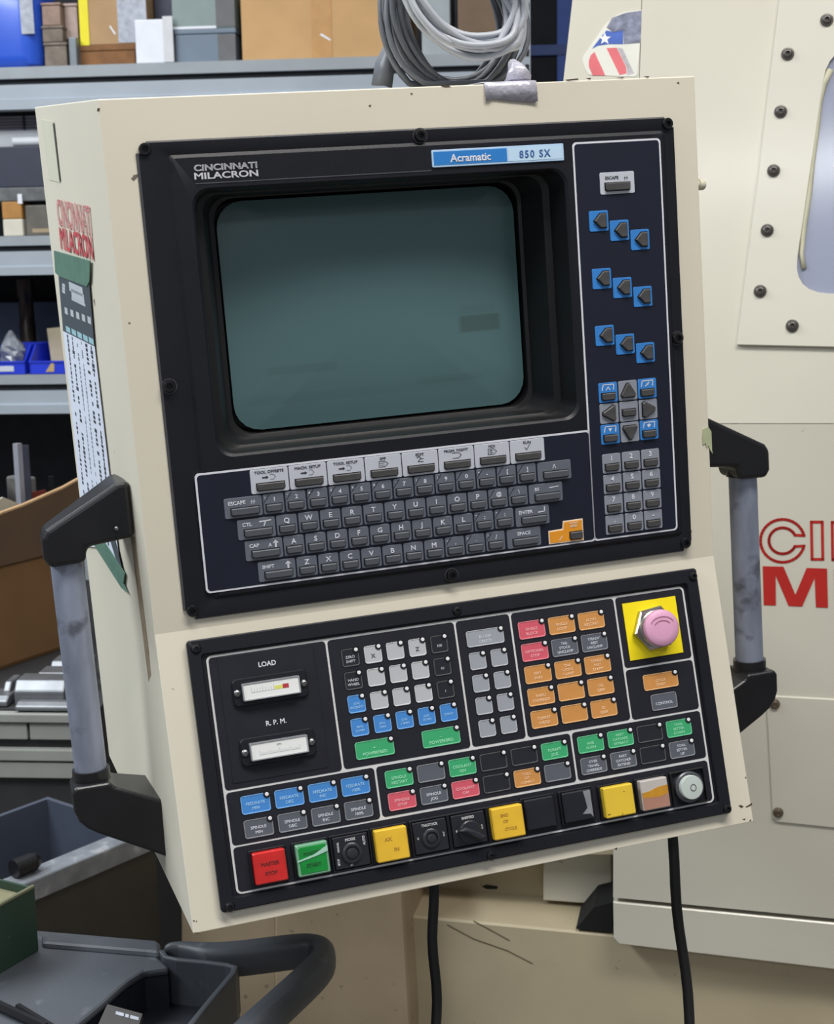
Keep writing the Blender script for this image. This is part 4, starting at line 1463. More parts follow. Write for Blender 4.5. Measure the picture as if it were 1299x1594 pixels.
build('star', MB().prism(ccw(star), ZS, ZS + .0004), M_DIAL, fs, MU)

# ================================================================== STORAGE RACK behind
RY = R(5)
sh = Vector((math.cos(RY), -math.sin(RY), 0)); sn = Vector((-math.sin(RY), -math.cos(RY), 0))
SF = frame(at(50, 590, 3.7), sh, mz, sn)
ry = lambda py, px=50: uv(SF, px, py)[1]
base_y = -SF.translation.z
rack = thing('storage_rack', 'grey steel storage rack with cluttered shelves in the background', 'rack', SF @ T(0, base_y, 0))
M_RACK = mat('rack_grey_paint', (150, 158, 168), .45, var=.05, scale=8)
M_RACKD = mat('rack_deck', (142, 148, 154), .5, var=.08, scale=12)
M_DARK = mat('rack_back_and_gap_shade', (30, 32, 38), .8, var=.2)
x_l, x_r = -1.3, uv(SF, 806, 60)[0]
DECK = {}
for lv, (d0, d1, b0, b1, b2) in {'a': (104, 122, 132, 153, 171), 'b': (367, 382, 391, 413, 428), 'c': (583, 598, 608, 627, 643)}.items():
    DECK[lv] = ry(d0)
    build('shelf_deck', MB().box(x_l, x_r, ry(d1), ry(d0), -.50, .004), M_RACKD, rack, SF)
    build('gap_shade_fill', MB().box(x_l, x_r, ry(b0), ry(d1), -.50, -.012), M_DARK, rack, SF)  # dark filler painted in for the shaded gap between deck and beam
    bm_ = MB()
    prof = [(-.03, ry(b0)), (.010, ry(b0)), (.010, ry(b1)), (.018, ry(b1) - .004), (.018, ry(b2)), (-.03, ry(b2))]
    bm_.loops([[(x_l, y, z) for z, y in prof], [(x_r, y, z) for z, y in prof]], cap0=True)
    build('beam', bm_, M_RACK, rack, SF)
DECK['d'] = ry(880)
build('shelf_deck', MB().box(x_l, x_r, ry(905), ry(880), -.50, .004), M_RACKD, rack, SF)
for px in (798,):
    xa, xb = uv(SF, 800, 60, .03)[0], uv(SF, 826, 60, .03)[0]
    build('upright', MB().box(xa, xb, base_y, 1.3, -.04, .03), M_RACK, rack, SF)
    for i in range(6):
        q = uv(SF, 821, 10 + i * 24, .0305)
        build('slot_hole', MB().prism(rrect(q[0] - .005, q[0] + .005, q[1] - .009, q[1] + .009, .003), .029, .0305), M_DARK, rack, SF)
build('upright', MB().box(x_l, x_l + .05, base_y, 1.3, -.04, .03), M_RACK, rack, SF)
build('back_sheet', MB().box(x_l, x_r, base_y, 1.3, -.53, -.51), M_DARK, rack, SF)

M_CARD = mat('cardboard', (186, 148, 102), .8, var=.08, scale=9, bump=.1, bscale=80)
M_CARDD = mat('dark_cardboard', (108, 78, 46), .8, var=.12, scale=9, bump=.1, bscale=80)
M_TIN = mat('grey_tin', (112, 118, 124), .45, .3, var=.12, scale=20)
M_RUST = mat('rusty_parts_tin', (112, 100, 90), .6, .2, var=.35, scale=30)
M_CRTN = mat('tan_carton', (164, 132, 96), .75, var=.1, scale=14)
M_CRTN2 = mat('dark_brown_board', (120, 80, 44), .75, var=.25, scale=25)
M_WBOX = mat('white_carton', (214, 216, 224), .55, var=.04)
M_PLBL = mat('printed_label', (160, 164, 176), .6, var=.2, scale=70)
M_NAVY = mat('navy_bin', (40, 44, 62), .5, var=.1)
M_GBOX = mat('sage_steel_box', (120, 134, 134), .45, var=.06)
M_GBOX2 = mat('slate_steel_box', (100, 114, 130), .45, var=.06)
M_GSIDE = mat('box_end_dark', (92, 92, 94), .5, var=.1)


def rbox(name, label, cat, px0, px1, pyt, lv=None, yb=None, z=-.02, dep=.2, mt=None, group=None, lip=0.0, lipm=None, endm=None, bev=.0025, pyb=None):
    """a carton / tin standing on a rack shelf; px in the photo, base on the deck or on yb"""
    x0, x1 = uv(SF, px0, pyt, z)[0], uv(SF, px1, pyt, z)[0]
    y0 = DECK[lv] + .0005 if lv else yb
    y1 = uv(SF, (px0 + px1) / 2, pyt, z)[1]
    M = SF @ T((x0 + x1) / 2, y0, z)
    hw_, h = (x1 - x0) / 2, y1 - y0
    r = tag(obj(name, None, None, M), label, cat, group)
    body = build('body', MB().box(-hw_, hw_, 0, h - (lip or 0), -dep, 0), mt, r, M)
    bevel(body, bev)
    if lip:
        l_ = build('lid', MB().box(-hw_ - .002, hw_ + .002, h - lip, h, -dep - .002, .002), lipm or mt, r, M)
        bevel(l_, bev)
    return r, M, hw_, h, y1


# top shelf
r, M, hw_, h, y1 = rbox('cardboard_box', 'large tan cardboard box on the top shelf behind the cable coils', 'box', 372, 632, -60, 'a', z=-.03, dep=.3, mt=M_CARD)
build('packing_tape', MB().box(-.03, .02, .0, h, -.001, .0012), mat('packing_tape_tan', (180, 136, 84), .4, var=.1), r, M)
build('torn_strip', MB().prism(ccw([(-.010, .058), (-.006, .062), (.018, .046), (.014, .044)]), .001, .0016), M_WBOX, r, M)
r, M, hw_, h, y1 = rbox('steel_case', 'pale grey steel case seen through the cable coils', 'case', 655, 700, -60, 'a', z=-.04, dep=.2, mt=mat('pale_steel_case', (150, 158, 162), .45, var=.08))
r, M, hw_, h, y1 = rbox('brown_carton', 'brown carton next to the rack upright behind the coils', 'box', 712, 794, -60, 'a', z=-.05, dep=.25, mt=mat('brown_carton', (112, 92, 74), .8, var=.15, scale=10))
r, M, hw_, h, y1 = rbox('steel_drawer_box', 'lower slate grey steel box beside the white carton', 'box', 272, 366, 45, 'a', dep=.22, mt=M_GBOX2, lip=.012)
build('end_plate', MB().box(hw_ * .42, hw_, .001, h - .014, 0, .0015), M_GSIDE, r, M)
r2, M2, hw2, h2, y2 = rbox('steel_drawer_box', 'upper sage grey steel box stacked on the slate one', 'box', 266, 364, -20, yb=y1 + .0005, dep=.22, mt=M_GBOX, bev=.002)
build('end_plate', MB().box(hw2 * .40, hw2, .004, h2, 0, .0015), M_GSIDE, r2, M2)
build('base_strip', MB().box(-hw2, hw2 * .40, 0, .006, 0, .002), M_WBOX, r2, M2)
r, M, hw_, h, y1 = rbox('white_carton', 'small white carton standing at the shelf edge', 'box', 209, 266, 30, 'a', z=-.005, dep=.05, mt=M_WBOX)
build('flap', MB().box(hw_ * .55, hw_ + .004, .002, h + .006, -.002, .0025), mat('white_carton_shade', (196, 196, 200), .6), r, M)
r, M, hw_, h, y1 = rbox('dark_case', 'dark slate case behind the white carton', 'case', 238, 268, -30, 'a', z=-.12, dep=.15, mt=M_NAVY)
# brown board with yellow-edged carton on it
r, M, hw_, h, yb_ = rbox('wooden_board', 'brown board pack under the yellow-edged carton', 'board', 121, 210, 70, 'a', z=-.062, dep=.2, mt=M_CRTN2, lip=.014, lipm=M_CRTN2)
r, M, hw_, h, y1 = rbox('parts_carton', 'tan carton with a yellow edge and printed label', 'box', 122, 226, -30, yb=yb_ + .0005, z=-.064, dep=.18, mt=M_CRTN)
build('yellow_edge', MB().box(-hw_ - .002, -hw_ + .021, -.0, h, -.001, .003), mat('yellow_card_edge', (220, 206, 30), .6), r, M)
build('label', MB().box(hw_ * .12, hw_ - .001, .004, h, 0, .0012), M_PLBL, r, M)
build('white_mark', MB().prism(ccw([(-.012, .044), (-.009, .046), (.004, .026), (.001, .024)]), 0, .001), M_WBOX, r, M)
# rusty tins left of it
tins = ((64, 98, 66, None, 'lowest grimy parts tin left of the yellow-edged carton'), (100, 124, 50, None, 'grimy parts tin tucked against the yellow-edged carton'))
r, M, hw_, h, ya = rbox('parts_tin', tins[0][4], 'tin', 68, 103, 66, 'a', z=-.03, dep=.15, mt=M_RUST, lip=.008)
r, M, hw_, h, yb2 = rbox('parts_tin', 'middle grimy parts tin in the stack by the blue jug', 'tin', 65, 97, 40, yb=ya + .0005, z=-.03, dep=.14, mt=M_RUST, lip=.007)
r, M, hw_, h, yb2 = rbox('parts_tin', 'topmost rusty pink parts tin in the stack by the blue jug', 'tin', 64, 93, 4, yb=yb2 + .0005, z=-.032, dep=.14, mt=mat('rosy_tin', (140, 116, 104), .6, .2, var=.25, scale=30), lip=.007)
r, M, hw_, h, yb3 = rbox('parts_tin', 'lower grey tin against the board pack', 'tin', 106, 118, 58, 'a', z=-.03, dep=.12, mt=M_TIN)
r, M, hw_, h, yb3 = rbox('parts_tin', 'pale rosy tin beside the yellow carton edge', 'tin', 99, 119, 5, yb=yb3 + .0005, z=-.06, dep=.12, mt=mat('pale_rosy_tin', (160, 140, 132), .6, .1, var=.2, scale=30), lip=.008)
# blue jug
xj0, xj1 = uv(SF, -60, 50, .0)[0], uv(SF, 58, 50, .0)[0]
M = SF @ T((xj0 + xj1) / 2, DECK['a'] + .0005, -.10)
jug = tag(obj('plastic_jug', None, None, M), 'bright blue plastic jug at the left end of the top shelf', 'jug')
jw = (xj1 - xj0) / 2
jb = MB()
prof = [(.86, 0), (.97, .010), (1, .03), (1, .14), (.98, .20), (.80, .26), (.40, .29), (.26, .30), (.26, .33)]
jb.loops([[(x * 1.0, y_, z) for x, z in rrect(-jw * f, jw * f, -.09 * f, .09 * f, .05 * f, 6)] for f, y_ in prof], cap0=True)
M_JUG = mat('blue_jug_plastic', (40, 84, 196), .3, var=.08, scale=10, coat=.2)
build('body', jb, M_JUG, jug, M, smooth=40)
build('cap', MB().tube([(0, .325, 0), (0, .36, 0)], jw * .3, 20), M_WBOX, jug, M, smooth=40)
lq = [(p[0] - (xj0 + xj1) / 2, p[1] - DECK['a']) for p in uvs(SF, [(27, -20), (48, -20), (53, 52), (33, 53)], -.005)]
build('label', MB().prism(ccw(lq), .0895, .0915), M_PLBL, jug, M)

# second shelf
r, M, hw_, h, y1 = rbox('white_carton', 'small white carton at the left end of the second shelf', 'box', 4, 35, 341, 'b', dep=.1, mt=mat('offwhite_carton', (196, 190, 176), .6, var=.06))
r, M, hw_, h, y1 = rbox('amber_carton', 'amber brown carton stacked on the small white carton', 'box', 2, 33, 314, yb=y1 + .0005, dep=.1, mt=mat('amber_card', (164, 116, 56), .6, var=.15, scale=30))
r, M, hw_, h, ym = rbox('steel_tin', 'dull steel tin with a pale label beside the amber carton', 'tin', 38, 88, 319, 'b', z=-.03, dep=.12, mt=mat('dull_steel_tin', (96, 92, 86), .5, .4, var=.2, scale=25))
build('label', MB().box(-hw_ * .6, hw_ * .7, .008, .018, 0, .001), mat('tan_label', (150, 132, 106), .6), r, M)
r, M, hw_, h, yt = rbox('parts_tray', 'grimy grey parts tray lying across the cartons', 'tray', -60, 92, 292, yb=max(y1, ym) + .0005, z=-.022, dep=.2, mt=mat('grimy_tray', (92, 94, 96), .6, .2, var=.35, scale=30))
build('white_tag', MB().box(hw_ * .15, hw_ * .24, -.006, .018, 0, .004), M_WBOX, r, M)
r, M, hw_, h, yn = rbox('dark_bin', 'dark navy bin under the white tube', 'bin', -70, 95, 228, yb=yt + .0005, z=-.03, dep=.25, mt=M_NAVY)
q0, q1 = uv(SF, 16, 217, -.02), uv(SF, 100, 217, -.02)
tb = tag(build('white_tube', MB().tube([(q0[0] + i * (q1[0] - q0[0]) / 6, yn + .0135, -.045) for i in range(7)], .013, 16), M_WBOX, None, SF, smooth=50), 'short white plastic tube lying on the dark navy bin', 'tube')
r, M, hw_, h, yw = rbox('white_board', 'white board lying behind the white tube', 'board', -60, 100, 203, yb=yn + .0005, z=-.08, dep=.15, mt=M_WBOX)
rib = tag(obj('ribbed_rack', None, None, SF @ T(-.0, yw + .0005, -.1)), 'lilac grey ribbed insert rack under the top shelf beam', 'insert rack')
for i in range(5):
    build('rib', MB().box(uv(SF, -60, 190, -.1)[0], uv(SF, 100, 190, -.1)[0], yw + .001 + i * .0075, yw + .007 + i * .0075, -.2, -.098), mat('lilac_plastic', (146, 142, 158), .5, var=.08), rib, SF)
build('divider', MB().box(uv(SF, 36, 190, -.1)[0], uv(SF, 40, 190, -.1)[0], yw + .001, yw + .037, -.2, -.096), M_NAVY, rib, SF)

# third shelf: open-front blue bins
M_BIN = mat('blue_bin_plastic', (30, 54, 196), .4, var=.08)


def bin_(label, px0, px1, seed):
    z = .0
    x0, x1 = uv(SF, px0, 560, z)[0], uv(SF, px1, 560, z)[0]
    M = SF @ T((x0 + x1) / 2, DECK['c'] + .0005, 0)
    r = tag(obj('storage_bin', None, None, M), label, 'bin', 'blue open-front bins')
    w = (x1 - x0) / 2; t = .002
    hf, hb, dp = .034, .073, .20
    build('bin_floor', MB().box(-w, w, 0, t, -dp, 0), M_BIN, r, M)
    build('front_wall', MB().box(-w, w, 0, hf, -t * 1.5, 0), M_BIN, r, M)
    build('back_wall', MB().box(-w, w, 0, hb, -dp, -dp + t), M_BIN, r, M)
    for sx in (-1, 1):
        pts = [(0, 0), (-dp, 0), (-dp, hb), (-.05, hb), (0, hf)]
        m = MB()
        xs_ = (sx * w, sx * (w - t * 1.6))
        m.loops([[(xs_[0], y, z_) for z_, y in pts], [(xs_[1], y, z_) for z_, y in pts]], cap0=True)
        build('side_wall', m, M_BIN, r, M)
    build('rim', MB().box(-w, w, hf - .004, hf, 0, .003), M_BIN, r, M)
    return r, M, w


r, M, w = bin_('blue open-front bin at the picture edge with a white label', -28, 39, 1)
build('label', MB().box(-.02, .026, .008, .022, .0, .0014), mat('bin_label', (190, 196, 206), .6), r, M)
bag_M = M @ T(-.01, .004, -.09)
r, M, w = bin_('blue open-front bin with a tan sticker next to the cardboard offcut', 45, 112, 2)
build('label', MB().prism(ccw([(-.014, .006), (.008, .006), (.010, .026), (.002, .028)]), .0, .0014), mat('tan_bin_sticker', (176, 150, 104), .6, var=.2, scale=60), r, M)
rb = M
random.seed(11)
bagm = MB()
lp = []
for i in range(9):
    t = i / 8
    f = math.sin(math.pi * min(1, .15 + t * .8)) if t < .7 else .55 * (1 - (t - .7) / .3) + .12
    lp.append([(f * .036 * math.cos(2 * math.pi * k_ / 14) * random.uniform(.75, 1.2), .105 * t, f * .03 * math.sin(2 * math.pi * k_ / 14) * random.uniform(.75, 1.2)) for k_ in range(14)])
bagm.loops(lp, cap0=True)
tag(build('plastic_bag', bagm, mat('crumpled_clear_bag', (132, 136, 144), .25, var=.3, scale=60, coat=.3, bump=.5, bscale=90), None, bag_M), 'crumpled clear plastic bag sitting in the left blue bin', 'bag')
q = uv(SF, 84, 540, -.06)
pc = MB().prism(ccw([(p[0], p[1] - DECK['c']) for p in uvs(SF, [(74, 513), (104, 510), (106, 576), (82, 572)], -.10)]), -.10, -.095)
tag(build('cardboard_offcut', pc, mat('pale_card', (176, 164, 138), .7, var=.1), None, SF @ T(0, DECK['c'] + .003, 0)), 'pale cardboard offcut standing in the right blue bin', 'cardboard')
q = uv(SF, 50, 560, -.3)
cyl = MB().lathe([(.022, 0), (.022, .12), (.020, .125), (.020, .19), (.024, .195), (.024, .24)], 20)
tag(build('oily_shaft', cyl, mat('oily_shaft', (44, 36, 32), .35, .5, var=.4, scale=30), None, SF @ T(q[0], DECK['c'] + .0005, -.28) @ Matrix.Rotation(R(-90), 4, 'X'), smooth=40), 'dark oily steel shaft standing behind the blue bins', 'shaft')
r, M, hw_, h, y1 = rbox('blue_crate', 'dull blue crate at the back of the third shelf', 'crate', -60, 110, 470, 'c', z=-.38, dep=.1, mt=mat('dull_blue_crate', (62, 76, 108), .5, var=.15, scale=12))

# blue pallet rack seen through the gap beside the upright
M_BRK = mat('blue_rack_paint', (40, 78, 160), .5, var=.1)
g0 = at(875, 60, 4.9)
gr = thing('blue_rack', 'blue steel rack seen through the gap left of the machine', 'rack', frame(Vector((g0.x, g0.y, 0)), sh, mz, sn))
GM = frame(g0, sh, mz, sn)
xa, xb = uv(GM, 868, 60)[0], uv(GM, 905, 60)[0]
build('post', MB().box(xa, xb, -g0.z, 1.2, -.06, 0), M_BRK, gr, GM)
y0, y1 = uv(GM, 850, 86)[1], uv(GM, 850, 70)[1]
build('beam', MB().box(xa - .7, xb + .5, y0, y1, -.05, .004), mat('dark_blue_beam_paint', (44, 70, 130), .5, var=.1), gr, GM)  # beam in a darker blue than the post
y0 = uv(GM, 850, 0)[1]
build('back_mesh', MB().box(xa - .7, xb + .5, -g0.z, 1.2, -.5, -.48), M_DARK, gr, GM)

# ================================================================== LEFT FOREGROUND CLUTTER


def onz(px, py, z):
    d = ray(px, py)
    return CAM + d * ((z - CAM.z) / d.z)


# open cardboard box
BD = R(60)
bx = Vector((math.cos(BD), math.sin(BD), 0)); bn = Vector((math.sin(BD), -math.cos(BD), 0))
CF = frame(at(60, 1150, 2.35), sh, mz, sn)
CTW = (CF @ Vector((0, uv(CF, 60, 1108)[1], 0))).z
BF = frame(at(50, 1026, (CTW + .0008 - CAM.z) / ray(50, 1026).z), bx, mz, bn)
pq = uvs(BF, [(-75, 838), (124, 742), (128, 992), (-75, 1078)])
bz = min(p[1] for p in pq)
xl, xr = min(p[0] for p in pq), max(p[0] for p in pq)
yb_ = 0.0
bxo = thing('open_cardboard_box', 'open brown cardboard box full of odds and ends left of the console', 'box', BF @ T(0, yb_, -.15))
ybf = lambda px, py: uv(BF, px, py)
fold_l, fold_r = uv(BF, -75, 893), uv(BF, 128, 838)
tl, tr = uv(BF, -75, 838), uv(BF, 124, 744)
fy = (fold_l[1] + fold_r[1]) / 2
build('front_wall', MB().box(xl, xr, yb_, fy, -.006, 0), M_CARDD, bxo, BF)
tear = [(xl + (xr - xl) * t, tl[1] + (tr[1] - tl[1]) * t + random.uniform(-.003, .003)) for t in (0, .2, .4, .55, .7, .85, 1)]
build('flap', MB().prism(ccw([(xl, fy - .01), (xr, fy - .01)] + tear[::-1]), .0, .005), mat('flap_cardboard', (84, 64, 46), .8, var=.12, scale=9), bxo, BF)
build('torn_edge', MB().tube([(x, y, .0025) for x, y in tear], .0035, 6), mat('torn_card_edge', (176, 144, 108), .9, var=.1), bxo, BF)
build('side_wall', MB().box(xl, xl + .006, yb_, fy, -.30, 0), M_CARDD, bxo, BF)
build('side_wall', MB().box(xr - .006, xr, yb_, fy, -.30, 0), M_CARDD, bxo, BF)
build('rear_wall', MB().box(xl, xr, yb_, fy, -.30, -.294), M_CARDD, bxo, BF)
build('base', MB().box(xl, xr, yb_, yb_ + .006, -.30, 0), M_CARDD, bxo, BF)


def inbox(px0, px1, pyt, pyb, zz):
    a, b = uv(BF, px0, pyt, zz), uv(BF, px1, pyb, zz)
    return a[0], b[0], b[1], a[1]


x0, x1, y0, y1 = inbox(27, 41, 691, 800, -.05)
bar = tag(build('steel_bar', MB().box(x0, x1, yb_ + .0065, y1, -.062, -.05), mat('bright_steel_bar', (170, 172, 184), .4, .5, var=.08), None, BF), 'bright flat steel bar standing up in the cardboard box', 'bar')
x0, x1, y0, y1 = inbox(44, 52, 693, 800, -.07)
bevel(tag(build('steel_bar', MB().box(x0, x1, yb_ + .0065, y1, -.095, -.07), mat('dark_steel_bar', (62, 64, 74), .4, .5, var=.15), None, BF), 'dark steel bar standing right behind the bright one', 'bar'), .002)
x0, x1, y0, y1 = inbox(44, 92, 744, 800, -.10)
x1 = min(x1, xr - .012)
cs = thing('clear_case', 'scuffed clear plastic case sticking out of the cardboard box', 'case', BF @ T((x0 + x1) / 2, yb_ + .0065, -.13))
bevel(build('body', MB().box(x0, x1, yb_ + .0065, y1, -.16, -.10), mat('scuffed_case', (98, 96, 94), .3, var=.3, scale=30, coat=.4), cs, BF), .004)
a, b = uv(BF, 76, 742, -.098), uv(BF, 84, 768, -.098)
build('clasp', MB().box(a[0], b[0], b[1], a[1], -.1, -.096), M_DEEP, cs, BF)
a, b = uv(BF, 42, 768, -.098), uv(BF, 72, 776, -.098)
build('red_strip', MB().box(a[0], b[0], b[1] - .02, a[1], -.1, -.097), mat('dull_red_strip', (112, 40, 28), .6, var=.2), cs, BF)
x0, x1, y0, y1 = inbox(-60, 17, 742, 800, -.10)
for i, (px, py, s_) in enumerate(((-20, 745, .05), (4, 726, .03), (10, 752, .035))):
    q = uv(BF, px, py, -.12)
    blk = MB().prism(rrect(-s_, s_, -.001, q[1] - yb_ - .0065, .006), -.03, .0, bev=.006)
    tag(build('junk_fitting', blk, mat('grey_fitting', (104, 108, 116), .5, .4, var=.3, scale=40), None, BF @ T(q[0], yb_ + .0075, -.14 - i * .045)),
        ('wide grey fitting at the left of the cardboard box', 'narrow grey fitting poking up behind the bright steel bar', 'squat grey fitting beside the bright steel bar')[i], 'fitting')
a, b, c_, d_ = [uv(BF, *p, -.03) for p in ((-30, 792), (5, 774), (30, 784), (10, 812))]
pp = MB().prism(ccw([a, b, c_, d_]), -.034, -.03)
tag(build('crumpled_paper', pp, mat('cream_paper', (182, 176, 160), .7, var=.06), None, BF), 'cream paper scrap lying at the front of the cardboard box', 'paper')

# drawer cabinet with clamping blocks and the open box on it
cy = lambda py, px=60: uv(CF, px, py)[1]
cab = thing('drawer_cabinet', 'low grey drawer cabinet with clamping blocks on top left of the grip bar', 'cabinet', CF @ T(0, -CF.translation.z, 0))
M_CAB = mat('cabinet_grey', (134, 136, 132), .5, var=.08, scale=12)
cx0, cx1 = -.6, uv(CF, 150, 1150)[0]
CT = cy(1108)
build('carcass', MB().box(cx0, cx1, -CF.translation.z, CT, -1.0, -.012), mat('cabinet_dark', (40, 40, 42), .6, var=.1), cab, CF)
for a, b, o_ in ((1110, 1124, .006), (1126, 1152, 0), (1166, 1184, .004), (1187, 1212, 0)):
    x_s = uv(CF, 44, 1140)[0] if a == 1126 else None
    segs = [(cx0, x_s - .002), (x_s + .002, cx1)] if x_s else [(cx0, cx1)]
    for s0, s1 in segs:
        bevel(build('drawer_front', MB().box(s0, s1, cy(b), cy(a), -.012, o_), M_CAB, cab, CF), .002)
M_ALU = mat('machined_aluminium', (128, 130, 134), .45, .8, var=.15, scale=25)
blocks = ((22, 140, 1096, 1108, .0, 'long rounded aluminium bar lying at the cabinet front'), (20, 104, 1062, 1092, -.03, 'bright stepped aluminium jaw on the cabinet'),
          (-40, 16, 1086, 1106, -.02, 'flat aluminium block at the picture edge'), (55, 140, 1050, 1075, -.10, 'grey aluminium jaw behind the bright stepped one'),
          (76, 140, 1032, 1052, -.17, 'rear aluminium jaw next to the grip bar'), (3, 20, 1064, 1082, -.05, 'small aluminium stop left of the stepped jaw'))
for i, (p0, p1, t0, t1, z, lab) in enumerate(blocks):
    x0, x1 = uv(CF, p0, t0, z)[0], uv(CF, p1, t0, z)[0]
    y1 = uv(CF, (p0 + p1) / 2, t0, z)[1]
    y0 = CT + .0006
    dp = .028 if i == 0 else .055
    if y1 < y0 + .008:
        y1 = y0 + .012
    zt = z - dp
    prof = [(z, y0), (z, y0 + (y1 - y0) * .6), (z - .012, y1), (zt, y1), (zt, y0)]
    m = MB().loops([[(x0, y, zz) for zz, y in prof], [(x1 - .006, y, zz) for zz, y in prof]], cap0=True)
    bevel(tag(build('clamping_block', m, M_ALU, None, CF), lab, 'metal block'), .003)

# chip bin with a worn metal rim
ZR = .74
a, b = onz(30, 1378, ZR), onz(232, 1294, ZR)
tx = (b - a); tx.z = 0; ln_ = tx.length; tx.normalize()
tn = Vector((tx.y, -tx.x, 0))
TBM = frame(Vector((a.x, a.y, 0)), tx, mz, tn)
tub = thing('chip_bin', 'dark plastic bin with a worn metal rim below the grip bar', 'bin', TBM)
TL0, TL1, TD = -.25, ln_ + .012, -.25
M_TUB = mat('bin_dark_plastic', (62, 58, 50), .6, var=.1)
M_TUBI = mat('bin_inside_slate', (66, 72, 86), .5, var=.12, scale=9)
build('front_wall', MB().prism([(TL0, 0.001), (TL1 - .03, 0.001), (TL1, .05), (TL1, ZR - .01), (TL0, ZR - .01)], -.008, -.001), M_TUB, tub, TBM)
build('rear_wall', MB().box(TL0, TL1, .002, ZR - .005, TD, TD + .008), M_TUBI, tub, TBM)
for x in (TL0, TL1 - .008):
    build('side_wall', MB().box(x, x + .008, .002, ZR - .005, TD + .008, -.008), M_TUBI, tub, TBM)
build('bin_floor', MB().box(TL0 + .008, TL1 - .008, ZR - .16, ZR - .15, TD + .008, -.008), M_TUBI, tub, TBM)
rim = MB()
prof = [(.004, ZR - .03), (.004, ZR), (-.004, ZR + .004), (-.028, ZR + .004), (-.028, ZR), (-.002, ZR - .03)]
rim.loops([[(TL0, y, z) for z, y in prof], [(TL1, y, z) for z, y in prof]], cap0=True)
bevel(build('rim', rim, mat('worn_rim', (146, 150, 158), .4, .5, var=.25, scale=30, dirt=(200, 200, 204), dirt_amt=.6, dirt_scale=30, dirt_pos=.6), tub, TBM), .002)
kq = onz(36, 1362, ZR)
kl = TBM.inverted() @ kq
kb_ = thing('black_knob', 'small black cylindrical knob resting on the bin rim by the green box', 'knob', TBM @ T(kl.x, ZR + .0045, -.014))
build('body', MB().tube([(kl.x - .02, ZR + .0175, -.016), (kl.x + .012, ZR + .0175, -.016)], .0125, 16), M_BRKT, kb_, TBM, smooth=50)
build('collar', MB().tube([(kl.x + .012, ZR + .0175, -.016), (kl.x + .02, ZR + .0175, -.016)], [.013, .009], 16), M_BRKT, kb_, TBM, smooth=50)

# utility cart in the near corner
ZC = .93
cart = thing('utility_cart', 'grey plastic utility cart top with moulded handle in the near left corner', 'cart', Matrix.Translation((onz(100, 1560, ZC).x, onz(100, 1560, ZC).y, 0)))
M_CART = mat('cart_grey_plastic', (62, 66, 73), .5, var=.08, scale=14, bump=.12, bscale=300, dirt=(96, 100, 106), dirt_amt=.4, dirt_scale=40, dirt_pos=.64)
M_CARTD = mat('cart_shaded_plastic', (27, 29, 37), .5, var=.1, scale=14)  # cart plastic with the shade of the well put into its colour
I4 = Matrix.Identity(4)


def zp_(pts, z):
    return ccw([onz(x, y, z).to_2d()[:] for x, y in pts])


topp = [(-160, 1432), (58, 1447), (246, 1463), (247, 1490), (264, 1506), (226, 1511), (203, 1525), (188, 1537), (163, 1560), (124, 1592), (60, 1650), (-160, 1740)]
bevel(build('cart_top', MB().prism(zp_(topp, ZC), ZC - .008, ZC), M_CART, cart, I4), .003)
build('well_shaded_side', MB().prism(inset(zp_(topp, ZC), .001), ZC - .07, ZC - .008), M_CARTD, cart, I4)  # slab sides painted dark as shade, same plastic as the top
lipp = [(64, 1448), (250, 1462), (250, 1480), (64, 1465)]
bevel(build('rear_lip', MB().prism(zp_([(x, y - 8) for x, y in lipp], ZC + .012), ZC - .02, ZC + .005), M_CART, cart, I4), .004)
floorp = [(60, 1470), (360, 1500), (440, 1500), (330, 1760), (-160, 1900), (-160, 1600)]
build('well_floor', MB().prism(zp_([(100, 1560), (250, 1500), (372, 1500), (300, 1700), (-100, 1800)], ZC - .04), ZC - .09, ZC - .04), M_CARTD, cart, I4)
# thin curved wall round the well
path = [(312, 1509), (268, 1497), (250, 1487), (249, 1476), (262, 1470), (285, 1474), (300, 1482)]
wallp = [(250, 1478), (258, 1488), (276, 1492), (320, 1496), (352, 1500), (366, 1504), (362, 1514), (330, 1552), (296, 1594), (230, 1676)]
wpts = [onz(x, y, ZC + .004) for x, y in wallp]
wm = MB()
lp = []
for i, p in enumerate(wpts):
    t = wpts[min(i + 1, len(wpts) - 1)] - wpts[max(i - 1, 0)]
    t.normalize(); n_ = Vector((t.y, -t.x, 0)) * .0028
    lp.append([(p.x + n_.x, p.y + n_.y, ZC - .09), (p.x + n_.x, p.y + n_.y, ZC + .004), (p.x - n_.x, p.y - n_.y, ZC + .004), (p.x - n_.x, p.y - n_.y, ZC - .09)])
wm.loops(lp, cap0=True)
bevel(build('well_wall', wm, M_CART, cart, I4), .0015)
hp_ = [(252, 1476), (275, 1470), (320, 1477), (370, 1474), (430, 1466), (478, 1460), (500, 1464), (506, 1478), (492, 1496), (455, 1530), (410, 1570), (360, 1616), (300, 1672)]
hpts = [onz(x, y, ZC - .004) for x, y in hp_]
hm = MB()
lp = []
for i, p in enumerate(hpts):
    t = hpts[min(i + 1, len(hpts) - 1)] - hpts[max(i - 1, 0)]
    t.normalize(); n_ = Vector((t.y, -t.x, 0))
    w_ = .013 if i > 1 else .006
    lp.append([tuple(p + n_ * (w_ * cx_) + Vector((0, 0, z_))) for cx_, z_ in ((1, -.030), (1, -.004), (.7, .004), (-.7, .004), (-1, -.004), (-1, -.030))])
hm.loops(lp, cap0=True)
ho_ = build('handle', hm, M_CART, cart, I4, smooth=40)
sd = ho_.modifiers.new('sub', 'SUBSURF'); sd.levels = sd.render_levels = 2
cc = onz(60, 1700, ZC)
